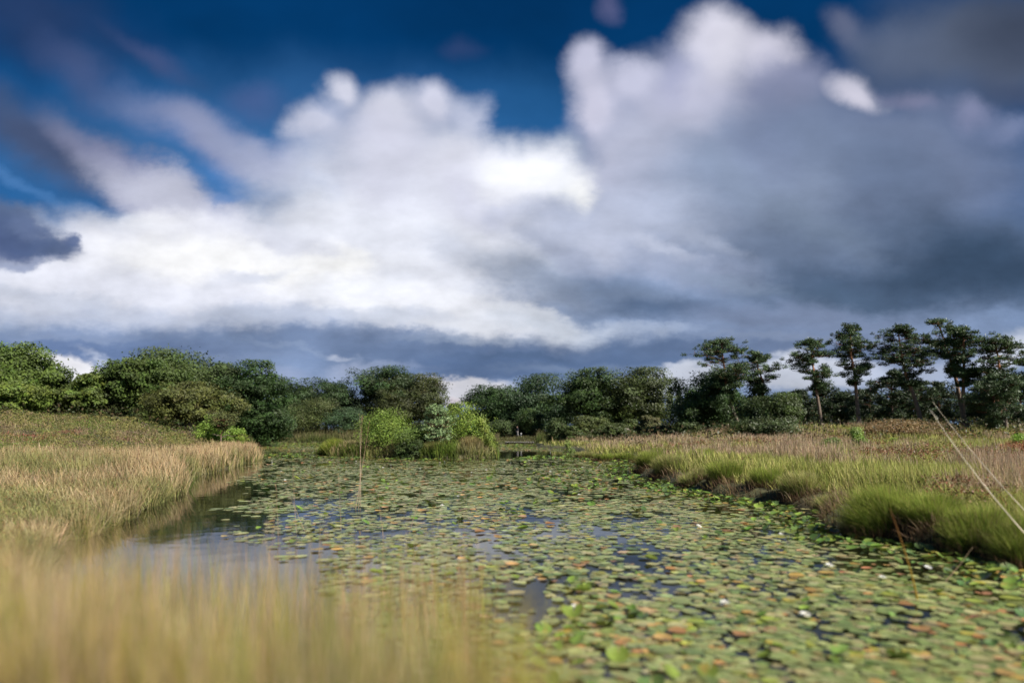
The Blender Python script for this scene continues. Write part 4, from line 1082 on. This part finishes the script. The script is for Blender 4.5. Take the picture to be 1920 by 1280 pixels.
PADC = [(.265, .30, .105), (.31, .33, .13), (.21, .26, .08), (.33, .31, .14), (.14, .19, .055)]
PADY = [(.32, .30, .05), (.24, .27, .045), (.36, .24, .06)]
PADO = [(.40, .24, .085), (.32, .17, .07), (.40, .28, .14)]
PADS_UP = [(.11, .19, .035), (.17, .24, .04), (.07, .12, .035)]

# where they float
Y = np.concatenate([logy(rng, 55000, 3.4, 12), rng.uniform(12, 30, 70000), rng.uniform(30, 101, 105000)])
X = Y * rng.uniform(-.62, 1.05, len(Y)); X = np.where(Y > 60, Y * rng.uniform(-.48, .08, len(Y)), X)
ds = np.maximum(sdist(POND, X, Y), -sdist(ISLE, X, Y))
dl = np.full(len(X), 1e9)   # distance from the left bank
cov = fbm(X * .35, Y * .30, 3)
fine = fbm(X * 1.6 + 30, Y * .9, 2)
edge = np.interp(Y, [3.5, 4.3, 4.9, 6.6, 8, 10, 13, 20, 28, 36, 44, 60], [.01, -.07, -.13, -.27, -.34, -.365, -.378, -.38, -.385, -.41, -.9, -.9])   # open water lies left of this line
open_left = sstep(.05, -.03, X / Y - edge - .10 * (fbm(X * .8 + 8, Y * .6, 3) - .5) * 2) * (Y < 44)
thin = .38 * sstep(.24, .04, X / Y - edge) * (Y < 24) * (fbm(X * 1.1 + 3, Y * .6 + 5, 2) > .44)
front = (sdist(ISLE, X, Y) < 2.0 + .6 * (cov - .5)) & (Y < 47) & (X > -8.6)           # dark strip before the island
dark_r = (X > -1.4) & (X < 3.6) & (Y > 43.5 + .8 * cov) & (Y < 54)
prob = (1 - open_left) * (1 - thin) * np.where(fine < .37, np.where(Y < 22, .45, .2), 1) * np.where(fbm(X * 2.6, Y * 1.2 + 40, 2) < .38, .14, 1) * np.where(cov < .3, .5, 1)
prob = prob * np.where((Y < 11) & (X < 1.5), .55 + .45 * sstep(-1.5, 1.5, X), 1)
ok = (ds < -.1) & (rng.random(len(X)) < prob) & ~front & ~dark_r
X, Y, ds = X[ok], Y[ok], ds[ok]
rad = (.036 + .068 * rng.random(len(X)) ** 1.3) * np.where(Y < 12, .92, 1.08) * np.where(Y > 30, 1.25, 1) * np.where(Y > 55, 1.25, 1)
# keep the near ones from stacking up
keep = np.ones(len(X), bool)
cell = {}
for i in np.argsort(Y):
    if Y[i] > 34: break
    cx_, cy2 = int(X[i] / .3), int(Y[i] / .3)
    for a in (-1, 0, 1):
        for b in (-1, 0, 1):
            for j in cell.get((cx_ + a, cy2 + b), ()):
                if (X[i] - X[j]) ** 2 + (Y[i] - Y[j]) ** 2 < (.52 * (rad[i] + rad[j])) ** 2:
                    keep[i] = False; break
            if not keep[i]: break
        if not keep[i]: break
    if keep[i]: cell.setdefault((cx_, cy2), []).append(i)
X, Y, ds, rad = X[keep], Y[keep], ds[keep], rad[keep]
NP = len(X)
Z = rng.uniform(.004, .022, NP)
# kinds: 0 flat green, 1 yellowing, 2 orange brown, 3 raised
zone = fbm(X * .5 + 60, Y * .35, 3)
right = sstep(4.5, .3, -ds) * sstep(-1, 2, X - .06 * Y)
isl = (np.abs(sdist(ISLE, X, Y) - 2.6) < 1.1) & (Y < 50)
pr3 = .014 + .42 * right * (ds > -1.3) + .10 * sstep(.5, .62, zone) * (X > 0) + .40 * isl + .30 * ((Y > 38) & (Y < 44) & (X > 0)) + .04 * (Y > 66)
pr2 = .018 + .01 * (Y < 9) + .02 * (Y < 6.5) + .045 * sstep(.5, .6, zone)
pr1 = .04 + .03 * right
u = rng.random(NP)
kind = np.where(u < pr3, 3, np.where(u < pr3 + pr2, 2, np.where(u < pr3 + pr2 + pr1, 1, 0)))
# prototypes
LOW = [[pad_shape(rng, 7, 1, (.02, .05, .08, .12)[k], (0, .03, .06, .3)[k], (0, .08, .15, .25)[k])] for k in range(4)]
PR = {0: [], 1: [], 2: [], 3: []}
for k in range(4):
    PR[0].append(pad_shape(rng, 14, 1, .02, rng.uniform(-.03, .03)))
    PR[1].append(pad_shape(rng, 14, 1, .05, rng.uniform(-.05, .05), .08))
    PR[2].append(pad_shape(rng, 14, 1, .08, rng.uniform(-.08, .08), .15))
    PR[3].append(pad_shape(rng, 14, 1, .12, (.22, .4, .6, .15)[k], (.2, .35, .1, .5)[k]))
yaw = rng.uniform(0, 2 * np.pi, NP)
pick = rng.integers(0, 4, NP)
PC = [PADC, PADY, PADO, PADS_UP]
pxs = CX + FPX * X / Y; pys = HOR + FPX * CAM_H / Y
# the ones that show largest become things of their own
score = np.where((pxs > 930 + .25 * np.maximum(0, 1280 - pys)) & (pxs < 1935) & (pys < 1300), rad / Y ** 1.5, 0)
solo = np.argsort(-score)[:300]
is_solo = np.zeros(NP, bool); is_solo[solo] = True
KIND = [('flat green lily pad floating on the near pond', 'green lily pads on the near pond'), ('yellowing lily pad floating on the near pond', 'yellowing lily pads on the near pond'),
        ('curled orange brown lily pad dying on the near pond', 'dying lily pads on the near pond'), ('raised green lily pad tilted up out of the near pond', 'raised lily pads on the near pond')]
proto = {}
for i in solo:
    k = int(kind[i]); key = (k, int(pick[i]), int(rng.integers(0, 2)))
    if key not in proto:
        v, t, qd = PR[k][key[1]]
        c = jit(rng, PC[k], 1, .1)[0]
        cc = np.tile(c, (len(v), 1)); cc[0] *= .85
        o = build('lily_pad', v, [t, qd], M_PAD, None, cc, True)
        tag(o, KIND[k][0], 'lily pad', KIND[k][1]); proto[key] = o
    else:
        o = proto[key].copy(); COL.objects.link(o)
    o.location = (X[i], Y[i], Z[i] + (rad[i] * .3 if k == 3 else .0)); o.scale = (rad[i],) * 3; o.rotation_euler = (0, 0, yaw[i])
V, T, Q, K, off = [], [], [], [], 0
for k in range(4):
    for j in range(5):
        sel = np.flatnonzero((kind == k) & (Y > 30)) if j == 4 else np.flatnonzero((kind == k) & (pick == j) & ~is_solo & (Y <= 30))
        if not len(sel): continue
        v, t, qd = LOW[k][0] if j == 4 else PR[k][j]
        c, s = np.cos(yaw[sel])[:, None], np.sin(yaw[sel])[:, None]
        r = rad[sel][:, None]
        W3 = np.stack([(v[None, :, 0] * c - v[None, :, 1] * s) * r + X[sel][:, None], (v[None, :, 0] * s + v[None, :, 1] * c) * r + Y[sel][:, None],
                       v[None, :, 2] * r + Z[sel][:, None] + (r * .22 if k == 3 else 0)], -1)
        base = off + np.arange(len(sel))[:, None, None] * len(v)
        T.append((t[None] + base).reshape(-1, 3)); Q.append((qd[None] + base).reshape(-1, 4))
        V.append(W3.reshape(-1, 3)); K.append(np.repeat(jit(rng, PC[k], len(sel), .2), len(v), 0)); off += len(sel) * len(v)
tag(build('lily_pad_cover', np.concatenate(V), [np.concatenate(T), np.concatenate(Q)], M_PAD, None, np.concatenate(K), True),
    'dense cover of smaller lily pads over the rest of the pond', 'lily pads', kind='stuff')


# ------------------------------------------------------------------ water lilies
def lily(seed):
    g = np.random.default_rng(seed)
    mb = MB()
    for ring, (nn, L, el) in enumerate(((9, 1.0, .35), (8, .85, .75), (6, .62, 1.1))):
        for k in range(nn):
            a = 2 * np.pi * (k + .5 * ring) / nn + g.normal(0, .05)
            d = np.array([math.cos(a) * math.cos(el), math.sin(a) * math.cos(el), math.sin(el)]); s = np.array([-math.sin(a), math.cos(a), 0])
            P = [d * .12 - s * .06, d * .12 + s * .06, d * L * .6 + s * .19, d * L * .6 - s * .19, d * L + [0, 0, .06]]
            mb.add(P, [[0, 1, 2, 3]], (.80, .80, .76)); mb.add([P[3], P[2], P[4]], [[0, 1, 2]], (.82, .82, .80))
    o = mb.build('water_lily', M_PETAL)
    m2 = MB(); tube(m2, [[0, 0, .1], [0, 0, .3], [0, 0, .42]], [.16, .2, .1], (.75, .5, .06), 8)
    st = m2.build('stamens', M_PETAL, o)
    tag(o, 'small white water lily flower open among the lily pads', 'water lily', 'white water lilies on the pond')
    return o, st


pl, pst = lily(3)
spots = [(649, 884), (535, 899), (668, 864), (788, 878), (859, 929), (829, 946), (940, 933), (1019, 956), (1086, 926), (1048, 890), (892, 879), (971, 882), (1080, 881), (1465, 1000), (1655, 1080), (1517, 949), (1310, 985), (1280, 905), (1555, 1058), (1360, 1128), (1078, 1135), (1510, 1150), (1740, 1062)]
sg = np.random.default_rng(9)
for k in range(34):
    spots.append((float(sg.uniform(500, 1180)), float(sg.choice([sg.uniform(836, 848), sg.uniform(862, 885)]))))
first = True
for (px, py) in spots:
    p = at(px, py, .05)
    if max(sdist(POND, p[:1], p[1:2])[0], -sdist(ISLE, p[:1], p[1:2])[0]) > -.3: continue
    if first: o, first = pl, False
    else:
        o = pl.copy(); COL.objects.link(o)
        s2 = pst.copy(); COL.objects.link(s2); s2.parent = o
    o.location = (p[0], p[1], .03); o.rotation_euler = (sg.normal(0, .15), sg.normal(0, .15), sg.uniform(0, 6)); o.scale = (float(sg.uniform(.045, .06)),) * 3


# ------------------------------------------------------------------ single stalks
def stalk(label, foot, tip, rad, col_a, col_b, group, bend=.0, head=0, name='dry_stalk', cat='stalk', seed=0):
    g = np.random.default_rng(seed)
    foot, tip = np.asarray(foot, float), np.asarray(tip, float)
    t = np.linspace(0, 1, 14)[:, None]
    p = (tip - foot) * t + np.array([bend, 0, 0]) * (t * (1 - t)) * 4 * .25
    p[:, :2] += (np.cumsum(g.normal(0, .002, (14, 2)), axis=0)) * (t > 0)
    mb = MB()
    tube(mb, p, rad * (1 - .75 * t[:, 0]), np.asarray(col_a) * (1 - t) + np.asarray(col_b) * t, 6)
    o = mb.build(name, M_FORE, None, True)
    o.location = foot
    tag(o, label, cat, group)
    if head:
        h2 = MB(); L = np.linalg.norm(tip - foot); ax = unit((tip - foot)[None])[0]
        n = int(head)
        c = p[-1] + ax * g.uniform(-.14, .01, (n, 1)) * min(1, L) + g.normal(0, .006, (n, 3))
        v, q = leaves(g, c, g.uniform(.012, .03, n), np.zeros((n, 3)), .35)
        h2.add(v, q, np.repeat(jit(g, [col_b], n), 4, 0)); h2.build('seed_head', M_FORE, o)
    return o


def st_at(px0, py0, d0, px1, py1, d1, on_water=True):
    a = atd(px0, py0, d0)
    a[2] = -.05 if on_water else float(hgt([a[0]], [a[1]])[0]) - .03
    return a, atd(px1, py1, d1)


STR_, RST = (.50, .40, .29), (.42, .27, .18)
G3 = 'dry stalks rising from the shallows'
for k, (px0, d, px1, py1, r, hd, lab) in enumerate([
    (672, 13.6, 680, 778, .013, 14, 'tallest of three dry stalks crossing in front of the island'),
    (676, 13.9, 675, 774, .011, 0, 'straight middle stalk of the three before the island'),
    (666, 13.4, 692, 790, .011, 12, 'slanting right hand stalk of the three before the island'),
    (556, 10.2, 549, 882, .007, 16, 'thin rusty stalk with a seed head left of the three tall ones'),
    (574, 10.4, 534, 905, .006, 0, 'thin stalk bent to the left near the open water'),
    (522, 10.0, 518, 908, .006, 10, 'upright thin stalk over the blue open water'),
    (640, 10.6, 634, 888, .006, 10, 'upright thin stalk just left of the three tall ones'),
    (765, 10.0, 799, 886, .009, 22, 'dark seedy stalk slanting right above the lily pads'),
    (812, 8.8, 831, 942, .006, 0, 'pale thin stalk furthest right over the lily pads'),
    (720, 9.8, 706, 900, .006, 8, 'faint thin stalk between the three and the dark seedy one'),
    (598, 8.4, 603, 960, .006, 0, 'short straw stalk near the reflections of the sky')]):
    f, t = st_at(px0, HOR, d, px1, py1, d)
    stalk(lab, f, t, r * .62, STR_, RST if hd else STR_, G3, 0, hd, seed=k)
sg2 = np.random.default_rng(41)
for k in range(16):
    px = float(sg2.uniform(470, 880)); d = float(sg2.uniform(3.6, 6.0)); py = float(sg2.uniform(915, 1010))
    b = atd(px + sg2.normal(0, 25), HOR, d); b[2] = max(-.05, float(hgt([b[0]], [b[1]])[0]))
    stalk('thin blurred straw stem standing up from the near grass over the pond', b, atd(px, py, d), .0028, STR_, RST if k % 3 else STR_, 'straw stems over the near grass', float(sg2.normal(0, .08)), 6 if k % 2 else 0, name='straw_stem', seed=60 + k)
f, t = st_at(2010, HOR, 7.2, 1746, 768, 8.4, False)
stalk('pale dry stalk with a fluffy broken tip leaning left across the meadow', f, t, .0085, (.80, .72, .58), (.82, .74, .60), 'two pale stalks at the right edge', -.35, 34, seed=21)
f, t = st_at(1985, HOR, 7.8, 1747, 753, 9.0, False)
stalk('thinner bare pale stalk leaning left behind the fluffy one', f, t, .0065, (.78, .70, .56), (.80, .72, .58), 'two pale stalks at the right edge', -.22, 0, seed=22)
f, t = st_at(1722, HOR, 6.1, 1668, 952, 6.0)
stalk('orange reed with a rusty tip standing alone in the lily pads', f, t, .009, (.46, .33, .04), (.28, .11, .06), 'reeds in the lily pads', .06, 0, name='orange_reed', cat='reed', seed=23)
f, t = st_at(1765, HOR, 6.9, 1825, 1025, 7.1)
stalk('short straw leaning right beside the orange reed', f, t, .006, (.30, .22, .14), (.36, .27, .17), 'reeds in the lily pads', 0, 0, seed=24)

# ------------------------------------------------------------------ jetty, post and walker on the far bank
p = atd(974, HOR, 87.6)
e = empty('jetty', (p[0], p[1], 0)); tag(e, 'low grey wooden jetty at the far end of the pond', 'jetty')
mb = MB()
for k in range(26):
    box(mb, (-1.85 + k * .142, -.75, .30), (-1.85 + k * .142 + .132, .75, .345), np.array((.30, .285, .26)) * (1 + .18 * math.sin(k * 7.3)))
mb.build('deck', M_WOOD, e)
mb = MB()
for s in (-.70, .62): box(mb, (-1.86, s, .17), (1.86, s + .08, .297), (.07, .06, .05))
mb.build('beam', M_WOOD, e)
for sx in (-1.7, -.55, .6, 1.7):
    for sy in (-.6, .55):
        mb = MB(); tube(mb, [[sx, sy, -.5], [sx, sy, 0], [sx, sy, .168]], [.06, .06, .055], (.06, .05, .04), 8); mb.build('pile', M_WOOD, e, True)

# bank top behind the jetty
DW = 97.0
p = atd(970, HOR, DW); zw = float(hgt([p[0]], [p[1]])[0])


def skin_body(name, joints, edges, radii, mat, parent, col):
    me = bpy.data.meshes.new(name)
    me.from_pydata([tuple(j) for j in joints], edges, [])
    o = bpy.data.objects.new(name, me); COL.objects.link(o)
    if parent is not None: o.parent = parent
    m = o.modifiers.new('Skin', 'SKIN')
    for i, r in enumerate(radii):
        sv = me.skin_vertices[0].data[i]; sv.radius = (r, r); sv.use_root = (i == 0)
    o.modifiers.new('Subdivision', 'SUBSURF').levels = 1
    o.modifiers['Subdivision'].render_levels = 1
    mm, nt, out = nodes_of(name + '_colour')
    b = nt.nodes.new('ShaderNodeBsdfPrincipled'); b.inputs['Roughness'].default_value = .8
    nz = nt.nodes.new('ShaderNodeTexNoise'); nz.inputs['Scale'].default_value = 14
    cr = nt.nodes.new('ShaderNodeValToRGB'); cr.color_ramp.elements[0].color = (*[c * .8 for c in col], 1); cr.color_ramp.elements[1].color = (*[c * 1.15 for c in col], 1)
    nt.links.new(nz.outputs['Fac'], cr.inputs[0]); nt.links.new(cr.outputs[0], b.inputs['Base Color']); nt.links.new(b.outputs[0], out.inputs[0])
    me.materials.append(mm)
    return o


J = [(0, 0, .95), (0, 0, 1.15), (0, -.01, 1.38), (0, -.02, 1.5), (0, -.04, 1.60), (0, -.05, 1.70),           # pelvis .. head
     (-.10, 0, .90), (-.11, -.03, .50), (-.10, .03, .08), (-.10, -.10, .04),
     (.10, 0, .90), (.13, .05, .50), (.15, .16, .10), (.15, .05, .05),
     (-.19, 0, 1.40), (-.24, -.04, 1.13), (-.20, -.22, .98), (-.19, -.30, .95),
     (.19, 0, 1.40), (.25, .05, 1.12), (.24, -.08, .90), (.24, -.13, .83)]
E = [(0, 1), (1, 2), (2, 3), (3, 4), (4, 5), (0, 6), (6, 7), (7, 8), (8, 9), (0, 10), (10, 11), (11, 12), (12, 13), (2, 14), (14, 15), (15, 16), (16, 17), (2, 18), (18, 19), (19, 20), (20, 21)]
RD = [.12, .12, .14, .055, .085, .085, .085, .058, .042, .035, .085, .058, .042, .035, .06, .045, .034, .032, .06, .045, .034, .032]
man = skin_body('person', J, E, RD, None, None, (.42, .26, .19))
man.location = (p[0], p[1], zw - .1); man.rotation_euler = (0, 0, R(-70)); man.scale = (.97,) * 3
tag(man, 'tiny walker in a dark jacket and grey trousers on the far bank', 'person')
skin_body('jacket', [J[0], J[1], J[2], (0, -.015, 1.45), J[14], J[15], J[16], J[18], J[19], J[20]], [(0, 1), (1, 2), (2, 3), (2, 4), (4, 5), (5, 6), (2, 7), (7, 8), (8, 9)],
          [.15, .15, .17, .09, .08, .062, .05, .08, .062, .05], None, man, (.022, .022, .03))
skin_body('trousers', [(0, 0, .92), J[6], J[7], J[8], J[10], J[11], J[12]], [(0, 1), (1, 2), (2, 3), (0, 4), (4, 5), (5, 6)], [.135, .1, .078, .065, .1, .078, .065], None, man, (.24, .23, .23))
skin_body('hair', [(0, -.02, 1.72), (0, .01, 1.70), (0, .03, 1.64)], [(0, 1), (1, 2)], [.085, .085, .06], None, man, (.05, .03, .02))
mb = MB()
p = atd(977, HOR, DW); zw = float(hgt([p[0]], [p[1]])[0])
box(mb, (-.07, -.07, -.2), (.07, .07, .5), (.7, .7, .68)); box(mb, (-.085, -.085, .502), (.085, .085, .58), (.03, .03, .03))
o = mb.build('marker_post', M_WOOD); o.location = (p[0], p[1], zw + .1)
tag(o, 'short white post with a dark cap beside the walker', 'post')
